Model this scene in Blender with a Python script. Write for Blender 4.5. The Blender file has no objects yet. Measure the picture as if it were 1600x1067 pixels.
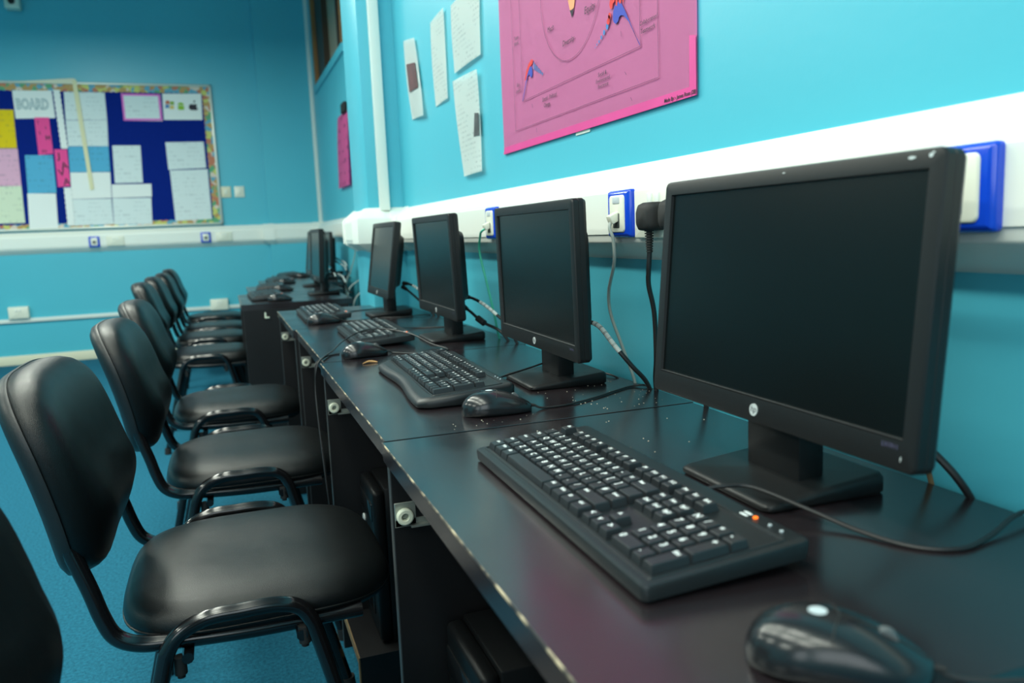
import bpy, bmesh, math, random
from mathutils import Vector, Matrix

random.seed(7)
R_ = math.radians
PI = math.pi
scene = bpy.context.scene
COL = scene.collection


def lin(r, g, b):
    def f(c):
        c /= 255.0
        return c / 12.92 if c <= 0.04045 else ((c + 0.055) / 1.055) ** 2.4
    return (f(r), f(g), f(b), 1.0)


# ------------------------------------------------------------------ camera
cam_d = bpy.data.cameras.new('camera')
cam = bpy.data.objects.new('camera', cam_d)
COL.objects.link(cam)
scene.camera = cam
cam_d.sensor_width = 36.0
cam_d.lens = 27.99
cam_d.clip_start = 0.02
cam_d.clip_end = 60
CAM_Z = 1.03
cam.matrix_world = Matrix(((0.9393, 0.0857, -0.3323, 0.0),
                           (-0.3407, 0.1162, -0.9330, 0.0),
                           (-0.0413, 0.9895, 0.1383, CAM_Z),
                           (0, 0, 0, 1)))
cam_d.dof.use_dof = True
cam_d.dof.focus_distance = 1.35
cam_d.dof.aperture_fstop = 4.5

# ------------------------------------------------------------------ world, light, exposure
world = bpy.data.worlds.new('world')
scene.world = world
world.use_nodes = True
bgn = world.node_tree.nodes['Background']
bgn.inputs[0].default_value = (0.55, 0.75, 0.85, 1)
bgn.inputs[1].default_value = 0.15

scene.view_settings.view_transform = 'Standard'
scene.view_settings.look = 'None'
scene.view_settings.gamma = 1.0
scene.view_settings.use_curve_mapping = False
scene.view_settings.exposure = -0.1
scene.cycles.use_denoising = True
scene.cycles.max_bounces = 8
scene.cycles.sample_clamp_indirect = 6.0

LIGHT_COL = (0.95, 1.0, 0.87)


def ceiling_lamp(x, y, z, sx, sy, power):
    d = bpy.data.lights.new('ceiling_lamp', 'AREA')
    d.shape = 'RECTANGLE'
    d.size = sx
    d.size_y = sy
    d.energy = power
    d.color = LIGHT_COL
    o = bpy.data.objects.new('ceiling_lamp', d)
    o.location = (x, y, z)
    COL.objects.link(o)


# fluorescent fittings hung in rows under the ceiling
for (lx, rows) in ((-0.35, ((-0.9, 19), (0.6, 20), (2.1, 18), (3.6, 18), (5.1, 20))),
                   (-1.15, ((-0.9, 26), (0.6, 27), (2.1, 25), (3.6, 27), (5.5, 64))),
                   (-3.3, ((-0.4, 44), (2.1, 44), (5.5, 72)))):
    for ly, pw in rows:
        ceiling_lamp(lx, ly, 2.95, 0.3, 1.25, pw)

# added fill lights behind the camera, brightening the column and lower wall
for wx in (-2.9, -0.75):
    d = bpy.data.lights.new('window_daylight', 'AREA')
    d.shape = 'RECTANGLE'
    d.size = 1.6
    d.size_y = 1.7
    d.energy = 30
    d.color = (0.86, 0.97, 1.0)
    o = bpy.data.objects.new('window_daylight', d)
    o.location = (wx, -2.26, 1.85)
    o.rotation_euler = (R_(90), 0, 0)
    COL.objects.link(o)


# ------------------------------------------------------------------ materials
def newmat(name):
    m = bpy.data.materials.new(name)
    m.use_nodes = True
    nt = m.node_tree
    return m, nt, nt.nodes['Principled BSDF']


def mat(name, col, rough=0.5, metal=0.0, spec=0.5, var=0.0, vscale=8.0, bump=0.0, bscale=200.0, rvar=0.0, coat=0.0, emit=None):
    m, nt, p = newmat(name)
    N, L = nt.nodes, nt.links
    p.inputs['Base Color'].default_value = col
    p.inputs['Roughness'].default_value = rough
    p.inputs['Metallic'].default_value = metal
    p.inputs['Specular IOR Level'].default_value = spec
    p.inputs['Coat Weight'].default_value = coat
    tc = N.new('ShaderNodeTexCoord')
    if var > 0 or rvar > 0:
        nz = N.new('ShaderNodeTexNoise')
        nz.inputs['Scale'].default_value = vscale
        nz.inputs['Detail'].default_value = 5
        L.new(tc.outputs['Object'], nz.inputs['Vector'])
        if var > 0:
            mx = N.new('ShaderNodeMix')
            mx.data_type = 'RGBA'
            mx.inputs['A'].default_value = tuple(c * (1 - var) for c in col[:3]) + (1,)
            mx.inputs['B'].default_value = tuple(min(1, c * (1 + var)) for c in col[:3]) + (1,)
            L.new(nz.outputs['Fac'], mx.inputs['Factor'])
            L.new(mx.outputs['Result'], p.inputs['Base Color'])
        if rvar > 0:
            mr = N.new('ShaderNodeMapRange')
            mr.inputs['From Min'].default_value = 0.3
            mr.inputs['From Max'].default_value = 0.7
            mr.inputs['To Min'].default_value = rough - rvar
            mr.inputs['To Max'].default_value = rough + rvar
            L.new(nz.outputs['Fac'], mr.inputs['Value'])
            L.new(mr.outputs['Result'], p.inputs['Roughness'])
    if bump > 0:
        nb = N.new('ShaderNodeTexNoise')
        nb.inputs['Scale'].default_value = bscale
        nb.inputs['Detail'].default_value = 3
        L.new(tc.outputs['Object'], nb.inputs['Vector'])
        bp = N.new('ShaderNodeBump')
        bp.inputs['Strength'].default_value = bump
        bp.inputs['Distance'].default_value = 0.002
        L.new(nb.outputs['Fac'], bp.inputs['Height'])
        L.new(bp.outputs['Normal'], p.inputs['Normal'])
    if emit:
        p.inputs['Emission Color'].default_value = emit[0]
        p.inputs['Emission Strength'].default_value = emit[1]
    return m


def paper_mat(name, col, ink=(0.05, 0.07, 0.12, 1), amount=0.5, lines=60.0, words=30.0, grain=0.05):
    """paper with faint rows of writing (flat print)"""
    m, nt, p = newmat(name)
    N, L = nt.nodes, nt.links
    p.inputs['Roughness'].default_value = 0.75
    p.inputs['Specular IOR Level'].default_value = 0.2
    tc = N.new('ShaderNodeTexCoord')
    sp = N.new('ShaderNodeSeparateXYZ')
    L.new(tc.outputs['Object'], sp.inputs[0])
    s = N.new('ShaderNodeMath'); s.operation = 'MULTIPLY'; s.inputs[1].default_value = lines * 2 * PI
    L.new(sp.outputs['Y'], s.inputs[0])
    sn = N.new('ShaderNodeMath'); sn.operation = 'SINE'
    L.new(s.outputs[0], sn.inputs[0])
    row = N.new('ShaderNodeMath'); row.operation = 'GREATER_THAN'; row.inputs[1].default_value = 0.35
    L.new(sn.outputs[0], row.inputs[0])
    mp = N.new('ShaderNodeMapping'); mp.inputs['Scale'].default_value = (words * 6, words * 1.2, 1)
    L.new(tc.outputs['Object'], mp.inputs[0])
    nz = N.new('ShaderNodeTexNoise'); nz.inputs['Scale'].default_value = 1.0; nz.inputs['Detail'].default_value = 2
    L.new(mp.outputs[0], nz.inputs['Vector'])
    wd = N.new('ShaderNodeMath'); wd.operation = 'GREATER_THAN'; wd.inputs[1].default_value = 0.54
    L.new(nz.outputs['Fac'], wd.inputs[0])
    bl = N.new('ShaderNodeTexNoise'); bl.inputs['Scale'].default_value = 9.0
    L.new(tc.outputs['Object'], bl.inputs['Vector'])
    bk = N.new('ShaderNodeMath'); bk.operation = 'GREATER_THAN'; bk.inputs[1].default_value = 0.47
    L.new(bl.outputs['Fac'], bk.inputs[0])
    m1 = N.new('ShaderNodeMath'); m1.operation = 'MULTIPLY'
    L.new(row.outputs[0], m1.inputs[0]); L.new(wd.outputs[0], m1.inputs[1])
    m2 = N.new('ShaderNodeMath'); m2.operation = 'MULTIPLY'
    L.new(m1.outputs[0], m2.inputs[0]); L.new(bk.outputs[0], m2.inputs[1])
    m3 = N.new('ShaderNodeMath'); m3.operation = 'MULTIPLY'; m3.inputs[1].default_value = amount
    L.new(m2.outputs[0], m3.inputs[0])
    mx = N.new('ShaderNodeMix'); mx.data_type = 'RGBA'
    mx.inputs['A'].default_value = col
    mx.inputs['B'].default_value = ink
    L.new(m3.outputs[0], mx.inputs['Factor'])
    L.new(mx.outputs['Result'], p.inputs['Base Color'])
    return m


M = {}
M['wall'] = mat('wall_paint_blue', (0.078, 0.480, 0.61, 1), 0.38, var=0.05, vscale=1.6, bump=0.12, bscale=60, spec=0.45)
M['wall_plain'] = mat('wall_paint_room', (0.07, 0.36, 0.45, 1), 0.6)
M['ceiling'] = mat('ceiling_white', lin(225, 228, 222), 0.8, var=0.02)
M['carpet'] = mat('carpet_blue', lin(33, 98, 122), 0.95, spec=0.1, var=0.75, vscale=120, bump=1.0, bscale=300)
M['trunk'] = mat('trunking_pvc', lin(236, 240, 232), 0.35, var=0.015, vscale=4)
M['trunk_seam'] = mat('trunking_seam', lin(150, 160, 155), 0.6)
M['cream'] = mat('skirting_cream', lin(226, 222, 196), 0.5)
M['rail'] = mat('conduit_white', lin(222, 230, 224), 0.4)
M['desk'] = mat('desk_laminate', (0.014, 0.010, 0.012, 1), 0.22, spec=1.0, var=0.35, vscale=5, rvar=0.05)
M['desk_side'] = mat('desk_side_laminate', (0.007, 0.007, 0.008, 1), 0.45, var=0.3, vscale=9, spec=0.35)
M['panel_edge'] = mat('panel_edge_band', (0.035, 0.040, 0.043, 1), 0.45, var=0.3, vscale=30)  # side laminate in a paler colour, standing in for light on its edges
M['raw_board'] = mat('raw_chipboard', lin(118, 96, 66), 0.8, var=0.3, vscale=70)
M['leather'] = None
M['shell'] = mat('chair_shell_plastic', (0.010, 0.011, 0.012, 1), 0.42, bump=0.15, bscale=500)
M['tube'] = mat('chair_black_paint', (0.006, 0.006, 0.007, 1), 0.16, spec=0.6)
M['rubber'] = mat('black_rubber', (0.012, 0.012, 0.012, 1), 0.7)
M['bezel'] = mat('monitor_plastic', (0.009, 0.0097, 0.0105, 1), 0.43, bump=0.08, bscale=900, spec=0.34)
M['screen'] = mat('screen_panel', (0.0025, 0.0035, 0.0035, 1), 0.27, spec=0.28)
M['lip'] = mat('bezel_lip', (0.07, 0.075, 0.078, 1), 0.4)  # grey paints the light caught by the lower bevel
M['silver'] = mat('logo_silver', lin(190, 195, 195), 0.35)
M['ink'] = mat('ink_black', (0.02, 0.016, 0.03, 1), 0.7)
M['ink_soft'] = mat('ink_pencil_line', lin(150, 74, 118), 0.7)
M['key'] = mat('keycap_plastic', (0.016, 0.019, 0.022, 1), 0.34, bump=0.08, bscale=900, spec=0.42)
M['kb_body'] = mat('keyboard_plastic', (0.012, 0.015, 0.017, 1), 0.37, bump=0.1, bscale=800, spec=0.38)
M['legend'] = mat('legend_white', lin(245, 250, 250), 0.5)
M['legend_grey'] = mat('legend_grey', lin(190, 200, 205), 0.5)
M['led'] = mat('led_orange', lin(255, 120, 30), 0.4, emit=(lin(255, 110, 30), 1.3))
M['mouse'] = mat('mouse_plastic', (0.011, 0.012, 0.014, 1), 0.22, spec=0.55)
M['cable'] = mat('cable_black', (0.012, 0.012, 0.013, 1), 0.4)
M['cable_grey'] = mat('cable_grey', lin(160, 170, 165), 0.45)
M['cable_green'] = mat('cable_green', lin(70, 190, 160), 0.45)
M['wheel'] = mat('wheel_rubber', (0.10, 0.11, 0.115, 1), 0.5)
M['label'] = mat('cable_label', lin(225, 230, 225), 0.5)
M['blue'] = mat('socket_blue', lin(18, 70, 205), 0.18, spec=0.6)
M['socket'] = mat('socket_white', lin(228, 230, 214), 0.3)
M['socket_dark'] = mat('socket_dark', lin(60, 66, 66), 0.5)
M['roller'] = mat('roller_nylon', lin(216, 220, 200), 0.45)
M['bracket'] = mat('bracket_steel', lin(150, 156, 150), 0.4, metal=0.6)
M['tower'] = mat('tower_black', (0.004, 0.0045, 0.005, 1), 0.4, spec=0.2)
M['tower_gloss'] = mat('tower_gloss', (0.008, 0.009, 0.010, 1), 0.15, spec=0.4)
M['poster'] = mat('poster_pink', lin(252, 142, 198), 0.6, var=0.03, vscale=5)
M['poster_band'] = mat('poster_band_magenta', lin(222, 66, 146), 0.5, var=0.12, vscale=14)
M['p_red'] = mat('poster_red', lin(226, 38, 34), 0.6)
M['p_blue'] = mat('poster_blue', lin(40, 62, 176), 0.6)
M['p_lblue'] = mat('poster_light_blue', lin(48, 120, 190), 0.6)
M['p_orange'] = mat('poster_orange', lin(246, 158, 108), 0.6)
M['tape'] = mat('white_tape', lin(235, 245, 232), 0.5)
M['paper'] = paper_mat('paper_white', lin(248, 250, 246), amount=0.28, lines=70, words=34)
M['paper_b'] = paper_mat('paper_board_white', lin(226, 236, 236), amount=0.22, lines=26, words=16)
M['paper_blank'] = mat('paper_plain_white', lin(240, 243, 240), 0.7, var=0.03, vscale=6)
M['paper_yellow'] = paper_mat('paper_yellow', lin(238, 205, 30), amount=0.2, lines=22, words=12)
M['paper_pinkpale'] = paper_mat('paper_pale_pink', lin(232, 178, 205), amount=0.25, lines=24, words=14)
M['paper_green'] = paper_mat('paper_pale_green', lin(222, 232, 206), amount=0.2, lines=20, words=10)
M['paper_blue'] = paper_mat('paper_sky_blue', lin(92, 178, 216), amount=0.25, lines=20, words=12)
M['paper_hot'] = mat('paper_hot_pink', lin(246, 72, 152), 0.7, var=0.04, vscale=10)
M['photo'] = mat('photo_print', lin(96, 40, 38), 0.4, var=0.8, vscale=22)
M['photo2'] = mat('photo_print_dark', lin(84, 84, 84), 0.4, var=0.9, vscale=45)
M['felt'] = mat('board_felt_blue', lin(10, 38, 128), 0.9, spec=0.1, var=0.08, vscale=40)
M['alu'] = mat('board_aluminium', lin(200, 208, 200), 0.35, metal=0.3)
M['wood_d'] = mat('window_wood_dark', lin(60, 44, 26), 0.5, var=0.3, vscale=12)
M['wood'] = mat('window_wood', lin(150, 104, 56), 0.5, var=0.25, vscale=10)
M['blind'] = mat('window_frosted', lin(168, 150, 126), 0.5, var=0.06, vscale=3)
M['crumb'] = mat('crumb', lin(206, 200, 180), 0.8)
M['chip_o'] = mat('wood_chip', lin(196, 150, 96), 0.7, var=0.3, vscale=90)
M['scuff'] = mat('scuff_white', lin(205, 212, 212), 0.7)


def leather():
    m, nt, p = newmat('black_leatherette')
    N, L = nt.nodes, nt.links
    p.inputs['Base Color'].default_value = (0.0030, 0.0042, 0.0048, 1)
    p.inputs['Roughness'].default_value = 0.35
    p.inputs['Specular IOR Level'].default_value = 0.31
    tc = N.new('ShaderNodeTexCoord')
    vo = N.new('ShaderNodeTexVoronoi'); vo.inputs['Scale'].default_value = 520
    vo.feature = 'DISTANCE_TO_EDGE'
    L.new(tc.outputs['Object'], vo.inputs['Vector'])
    b = N.new('ShaderNodeBump'); b.inputs['Strength'].default_value = 0.4; b.inputs['Distance'].default_value = 0.0008
    L.new(vo.outputs['Distance'], b.inputs['Height'])
    n2 = N.new('ShaderNodeTexNoise'); n2.inputs['Scale'].default_value = 9
    L.new(tc.outputs['Object'], n2.inputs['Vector'])
    b2 = N.new('ShaderNodeBump'); b2.inputs['Strength'].default_value = 0.18; b2.inputs['Distance'].default_value = 0.01
    L.new(n2.outputs['Fac'], b2.inputs['Height'])
    L.new(b.outputs['Normal'], b2.inputs['Normal'])
    L.new(b2.outputs['Normal'], p.inputs['Normal'])
    return m


M['leather'] = leather()


def edge_mat():
    """worn edge band: dark with beige chips where the laminate has broken away"""
    m, nt, p = newmat('worn_edge_band')
    N, L = nt.nodes, nt.links
    p.inputs['Roughness'].default_value = 0.6
    tc = N.new('ShaderNodeTexCoord')
    nz = N.new('ShaderNodeTexNoise'); nz.inputs['Scale'].default_value = 26; nz.inputs['Detail'].default_value = 6
    L.new(tc.outputs['Object'], nz.inputs['Vector'])
    cr = N.new('ShaderNodeValToRGB')
    cr.color_ramp.elements[0].position = 0.47; cr.color_ramp.elements[0].color = (0.03, 0.03, 0.03, 1)
    cr.color_ramp.elements[1].position = 0.62; cr.color_ramp.elements[1].color = lin(196, 178, 148)
    L.new(nz.outputs['Fac'], cr.inputs[0])
    L.new(cr.outputs[0], p.inputs['Base Color'])
    return m


M['edge'] = edge_mat()


def border_mat():
    m, nt, p = newmat('border_paper_multicolour')
    N, L = nt.nodes, nt.links
    p.inputs['Roughness'].default_value = 0.6
    tc = N.new('ShaderNodeTexCoord')
    vo = N.new('ShaderNodeTexVoronoi'); vo.inputs['Scale'].default_value = 24
    L.new(tc.outputs['Object'], vo.inputs['Vector'])
    sp = N.new('ShaderNodeSeparateColor')
    L.new(vo.outputs['Color'], sp.inputs[0])
    cr = N.new('ShaderNodeValToRGB')
    cols = [lin(196, 120, 90), lin(205, 205, 110), lin(90, 165, 120), lin(95, 165, 190), lin(220, 205, 190), lin(190, 150, 90), lin(120, 120, 150)]
    e = cr.color_ramp.elements
    e[0].color = cols[0]; e[1].color = cols[-1]
    for i, c in enumerate(cols[1:-1]):
        ne = e.new((i + 1) / 7.0); ne.color = c
    cr.color_ramp.interpolation = 'CONSTANT'
    L.new(sp.outputs[0], cr.inputs[0])
    L.new(cr.outputs[0], p.inputs['Base Color'])
    return m


M['border'] = border_mat()


# ------------------------------------------------------------------ mesh helpers
def add_box(bm, lo, hi, bevel=0.0, seg=2, mtx=None):
    t = bmesh.new()
    bmesh.ops.create_cube(t, size=1.0)
    c = [(lo[i] + hi[i]) / 2 for i in range(3)]
    s = [hi[i] - lo[i] for i in range(3)]
    for v in t.verts:
        v.co = Vector((c[0] + v.co.x * s[0], c[1] + v.co.y * s[1], c[2] + v.co.z * s[2]))
    if bevel > 0:
        bmesh.ops.bevel(t, geom=list(t.edges), offset=min(bevel, min(s) * 0.49), segments=seg, profile=0.5, affect='EDGES')
    if mtx is not None:
        t.transform(mtx)
    me = bpy.data.meshes.new('tmp')
    t.to_mesh(me); t.free()
    bm.from_mesh(me)
    bpy.data.meshes.remove(me)
    return bm


def smooth_path(pts, n=6):
    pts = [Vector(p) for p in pts]
    if len(pts) < 3:
        return pts
    out = []
    for i in range(len(pts) - 1):
        p0 = pts[i - 1] if i > 0 else pts[i] * 2 - pts[i + 1]
        p1, p2 = pts[i], pts[i + 1]
        p3 = pts[i + 2] if i + 2 < len(pts) else p2 * 2 - p1
        for k in range(n):
            t = k / n
            out.append(0.5 * ((2 * p1) + (p2 - p0) * t + (2 * p0 - 5 * p1 + 4 * p2 - p3) * t * t + (3 * p1 - p0 - 3 * p2 + p3) * t ** 3))
    out.append(pts[-1])
    return out


def add_tube(bm, pts, r, n=8, smooth=6, caps=True, rs=None):
    P = smooth_path(pts, smooth) if smooth else [Vector(p) for p in pts]
    T = []
    for i in range(len(P)):
        a = P[max(i - 1, 0)]; b = P[min(i + 1, len(P) - 1)]
        d = b - a
        T.append(d.normalized() if d.length > 1e-9 else Vector((0, 0, 1)))
    up = Vector((0, 0, 1)) if abs(T[0].z) < 0.9 else Vector((1, 0, 0))
    nrm = (up - T[0] * up.dot(T[0])).normalized()
    rings = []
    for i, p in enumerate(P):
        nrm = (nrm - T[i] * nrm.dot(T[i]))
        nrm = nrm.normalized() if nrm.length > 1e-6 else Vector((1, 0, 0))
        bi = T[i].cross(nrm)
        rr = r if rs is None else rs(i / (len(P) - 1))
        rings.append([bm.verts.new(p + (nrm * math.cos(2 * PI * k / n) + bi * math.sin(2 * PI * k / n)) * rr) for k in range(n)])
    for a, b in zip(rings, rings[1:]):
        for k in range(n):
            bm.faces.new((a[k], a[(k + 1) % n], b[(k + 1) % n], b[k]))
    if caps:
        bm.faces.new(list(reversed(rings[0])))
        bm.faces.new(rings[-1])
    return bm


def add_rings(bm, rings, cap0=True, cap1=True):
    """rings: lists of equally many points, joined in order"""
    vs = [[bm.verts.new(p) for p in r] for r in rings]
    n = len(vs[0])
    for a, b in zip(vs, vs[1:]):
        for k in range(n):
            bm.faces.new((a[k], a[(k + 1) % n], b[(k + 1) % n], b[k]))
    if cap0:
        bm.faces.new(list(reversed(vs[0])))
    if cap1:
        bm.faces.new(vs[-1])
    return vs


def add_cyl(bm, p0, p1, r, n=16, r1=None):
    p0, p1 = Vector(p0), Vector(p1)
    r1 = r if r1 is None else r1
    add_tube(bm, [p0, p1], r, n=n, smooth=0, rs=lambda t: r + (r1 - r) * t)
    return bm


def rrect(w, h, r, n=4, cx=0.0, cy=0.0):
    pts = []
    for (sx, sy, a0) in ((1, -1, -90), (1, 1, 0), (-1, 1, 90), (-1, -1, 180)):
        for k in range(n + 1):
            a = R_(a0 + 90 * k / n)
            pts.append((cx + sx * (w / 2 - r) + r * math.cos(a), cy + sy * (h / 2 - r) + r * math.sin(a)))
    return pts


def add_poly(bm, pts, z0, z1=None):
    """flat polygon in local xy (a prism when z1 is given)"""
    a = [bm.verts.new((p[0], p[1], z0)) for p in pts]
    if z1 is None:
        bm.faces.new(a)
        return bm
    b = [bm.verts.new((p[0], p[1], z1)) for p in pts]
    n = len(pts)
    for k in range(n):
        bm.faces.new((a[k], a[(k + 1) % n], b[(k + 1) % n], b[k]))
    bm.faces.new(list(reversed(a)))
    bm.faces.new(b)
    return bm


def add_line(bm, p, q, w, z):
    p, q = Vector(p), Vector(q)
    d = (q - p).normalized()
    n = Vector((-d.y, d.x)) * w / 2
    add_poly(bm, [p - n, q - n, q + n, p + n], z)


def to_mesh(bm, name, smooth=True, angle=35):
    bmesh.ops.recalc_face_normals(bm, faces=bm.faces)
    me = bpy.data.meshes.new(name)
    bm.to_mesh(me); bm.free()
    if smooth:
        me.shade_smooth()
        me.set_sharp_from_angle(angle=R_(angle))
    return me


def obj(name, bm, m, parent=None, loc=(0, 0, 0), rot=(0, 0, 0), smooth=True, angle=35, mesh=None, kind=None, label=None):
    me = mesh if mesh is not None else to_mesh(bm, name, smooth, angle)
    if m is not None and not me.materials:
        me.materials.append(m)
    o = bpy.data.objects.new(name, me)
    COL.objects.link(o)
    o.location = loc
    o.rotation_euler = rot
    if parent is not None:
        o.parent = parent
    if kind:
        o['kind'] = kind
    if label:
        o['label'] = label
    return o


def B():
    return bmesh.new()


def struct(name, bm, m, **k):
    o = obj(name, bm, m, **k)
    o['kind'] = 'structure'
    return o


def tag(o, label, cat, group=None):
    o['label'] = label
    o['category'] = cat
    if group:
        o['group'] = group
    return o


def thing(name, label, cat, loc=(0, 0, 0), rz=0.0, group=None, mtx=None):
    o = bpy.data.objects.new(name, None)
    o.empty_display_size = 0.05
    COL.objects.link(o)
    if mtx is not None:
        o.matrix_world = mtx
    else:
        o.location = loc
        o.rotation_euler = (0, 0, rz)
    return tag(o, label, cat, group)


def copy_tree(o, parent=None):
    c = o.copy()
    COL.objects.link(c)
    if parent is not None:
        c.parent = parent
    for ch in list(o.children):
        copy_tree(ch, c)
    return c


def place(o, loc, rz, label, group=None):
    o.location = loc
    o.rotation_euler = (0, 0, rz)
    o['label'] = label
    if group:
        o['group'] = group
    return o


def world_part(name, bm, m, root):
    """a part modelled in world coordinates under a placed root"""
    o = obj(name, bm, m)
    mw = Matrix.LocRotScale(root.location, root.rotation_euler, None)
    o.parent = root
    o.matrix_parent_inverse = mw.inverted()
    return o


_txt = {}


def text_mesh(s, size=1.0, align='LEFT', shear=0.0, bold=0.0):
    key = (s, size, align, shear, bold)
    if key in _txt:
        return _txt[key]
    cu = bpy.data.curves.new('txt', 'FONT')
    cu.body = s
    cu.size = size
    cu.align_x = align
    cu.shear = shear
    cu.offset = bold
    cu.resolution_u = 2
    o = bpy.data.objects.new('txt', cu)
    COL.objects.link(o)
    dg = bpy.context.evaluated_depsgraph_get()
    me = bpy.data.meshes.new_from_object(o.evaluated_get(dg))
    bpy.data.objects.remove(o)
    bpy.data.curves.remove(cu)
    me.name = 'lettering'
    _txt[key] = me
    return me


def lettering(s, size, m, parent, loc, rot=0.0, align='LEFT', shear=0.0, bold=0.0, name='lettering'):
    me = text_mesh(s, size, align, shear, bold)
    if not me.materials:
        me.materials.append(m)
    o = bpy.data.objects.new(name, me)
    COL.objects.link(o)
    o.parent = parent
    o.location = loc
    o.rotation_euler = (0, 0, rot)
    return o


# ------------------------------------------------------------------ the room
WX = 0.74       # wall beside the desks
RX = 0.967      # set-back wall beyond the column
YB = 8.28       # far wall
ZC = 3.75
COLX, COL0, COL1 = 0.59, 3.38, 3.76

bm = B(); add_box(bm, (-4.6, -2.2, -0.1), (1.1, 8.4, 0.0))
struct('floor', bm, M['carpet'])
bm = B(); add_box(bm, (-4.6, -2.2, ZC), (1.1, 8.4, ZC + 0.1))
struct('ceiling', bm, M['ceiling'])
bm = B(); add_box(bm, (WX, -2.2, 0), (WX + 0.36, COL0, ZC))
struct('wall_right', bm, M['wall'])
bm = B(); add_box(bm, (COLX, COL0, 0), (1.1, COL1, ZC), bevel=0.006)
struct('wall_right_column', bm, M['wall'])
W0, W1, WZ0, WZ1 = 6.14, 7.92, 2.43, 3.45
bm = B()
add_box(bm, (RX, COL1, 0), (1.1, YB, WZ0))
add_box(bm, (RX, COL1, WZ1), (1.1, YB, ZC))
add_box(bm, (RX, COL1, WZ0), (1.1, W0, WZ1))
add_box(bm, (RX, W1, WZ0), (1.1, YB, WZ1))
struct('wall_right_recess', bm, M['wall'])
bm = B(); add_box(bm, (-4.6, YB, 0), (1.1, YB + 0.12, ZC))
struct('wall_back', bm, M['wall'])
PILX, PILD = 0.45, 0.07
bm = B(); add_box(bm, (PILX, YB - PILD, 0), (RX, YB, ZC))
struct('wall_back_pilaster', bm, M['wall'])
bm = B(); add_box(bm, (-4.7, -2.2, 0), (-4.6, 8.4, ZC))
struct('wall_left', bm, M['wall_plain'])
FW = [(-3.7, -2.1), (-1.55, 0.05)]  # unseen window openings, added for the fill lights
bm = B()
add_box(bm, (-4.6, -2.3, 0), (1.1, -2.2, 1.0))
add_box(bm, (-4.6, -2.3, 2.7), (1.1, -2.2, ZC))
ys = [-4.6] + [v for w in FW for v in w] + [1.1]
for a, b in zip(ys[0::2], ys[1::2]):
    add_box(bm, (a, -2.3, 1.0), (b, -2.2, 2.7))
struct('wall_front', bm, M['wall_plain'])
for k, (a, b) in enumerate(FW):  # frames for the added windows around the fill lights
    wn = bpy.data.objects.new('window_%d' % (k + 2), None); COL.objects.link(wn); wn['kind'] = 'structure'
    bm = B()
    for lo, hi in (((a, -2.25, 1.0), (a + 0.05, -2.2, 2.7)), ((b - 0.05, -2.25, 1.0), (b, -2.2, 2.7)), ((a, -2.25, 1.0), (b, -2.2, 1.05)), ((a, -2.25, 2.65), (b, -2.2, 2.7)),
                   (((a + b) / 2 - 0.025, -2.25, 1.0), ((a + b) / 2 + 0.025, -2.21, 2.7))):
        add_box(bm, lo, hi)
    obj('window_frame', bm, M['trunk'], wn)

# inner window high in the set-back wall
win = bpy.data.objects.new('window_1', None); COL.objects.link(win); win['kind'] = 'structure'
bm = B()
add_box(bm, (RX - 0.012, W1 - 0.10, WZ0), (RX + 0.13, W1, WZ1))
obj('far_jamb', bm, M['wood'], win)
bm = B()
add_box(bm, (RX - 0.012, W0, WZ0), (RX + 0.13, W0 + 0.05, WZ1))
obj('near_jamb', bm, M['wood'], win)
bm = B(); add_box(bm, (RX - 0.02, W0 - 0.02, WZ0 - 0.05), (RX + 0.1, W1 + 0.02, WZ0 + 0.015), bevel=0.004)
obj('window_sill', bm, M['wall'], win)
bm = B(); add_box(bm, (RX + 0.02, 6.50, WZ0), (RX + 0.08, 6.56, WZ1))
obj('mullion', bm, M['wood_d'], win)
bm = B(); add_box(bm, (RX + 0.02, 7.36, WZ0), (RX + 0.08, 7.82, WZ1))
obj('wooden_panel', bm, M['wood_d'], win)
bm = B(); add_box(bm, (RX + 0.07, W0, WZ0), (RX + 0.085, W1, WZ1))
obj('pane', bm, M['blind'], win)

# skirting and low rail along the far wall
bm = B(); add_box(bm, (-4.6, YB - 0.018, 0.0), (PILX, YB, 0.085), bevel=0.004)
struct('baseboard_back', bm, M['cream'])
bm = B(); add_box(bm, (-4.6, YB - 0.022, 0.385), (PILX, YB, 0.42), bevel=0.004)
struct('trim_1', bm, M['rail'])


# ---- dado trunking swept along the walls
def sweep(path, prof):
    """prof: (depth from wall, z); path: plan points with the room on the left-hand side when depth is positive"""
    bm = B()
    rings = []
    for i, p in enumerate(path):
        p = Vector(p)
        dirs = []
        if i > 0:
            dirs.append((p - Vector(path[i - 1])).normalized())
        if i < len(path) - 1:
            dirs.append((Vector(path[i + 1]) - p).normalized())
        ns = [Vector((-d.y, d.x)) for d in dirs]
        mt = ns[0] if len(ns) == 1 else (ns[0] + ns[1]) / (1 + ns[0].dot(ns[1]))
        rings.append([(p.x + mt.x * d, p.y + mt.y * d, z) for d, z in prof])
    add_rings(bm, rings)
    return bm


near_path = [(WX, -2.2), (WX, COL0), (COLX, COL0), (COLX, COL1)]
far_path = [(RX, COL1), (RX, YB - PILD), (PILX, YB - PILD), (PILX, YB), (-4.6, YB)]


def trunking(name, path, zt, zr, zl, zb, dep=0.05):
    prof = [(0.0, zb), (dep, zl), (dep + 0.002, zl + 0.004), (dep + 0.002, zr - 0.006), (dep, zr), (0.004, zt), (0.0, zt)]
    o = struct(name, sweep(path, prof), M['trunk'])
    face = [(dep + 0.001, zl + 0.016), (dep + 0.0045, zl + 0.0165), (dep + 0.0045, zr - 0.0125), (dep + 0.001, zr - 0.012)]
    obj('trunking_lid', sweep(path, face), M['trunk'], o)
    return o


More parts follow.
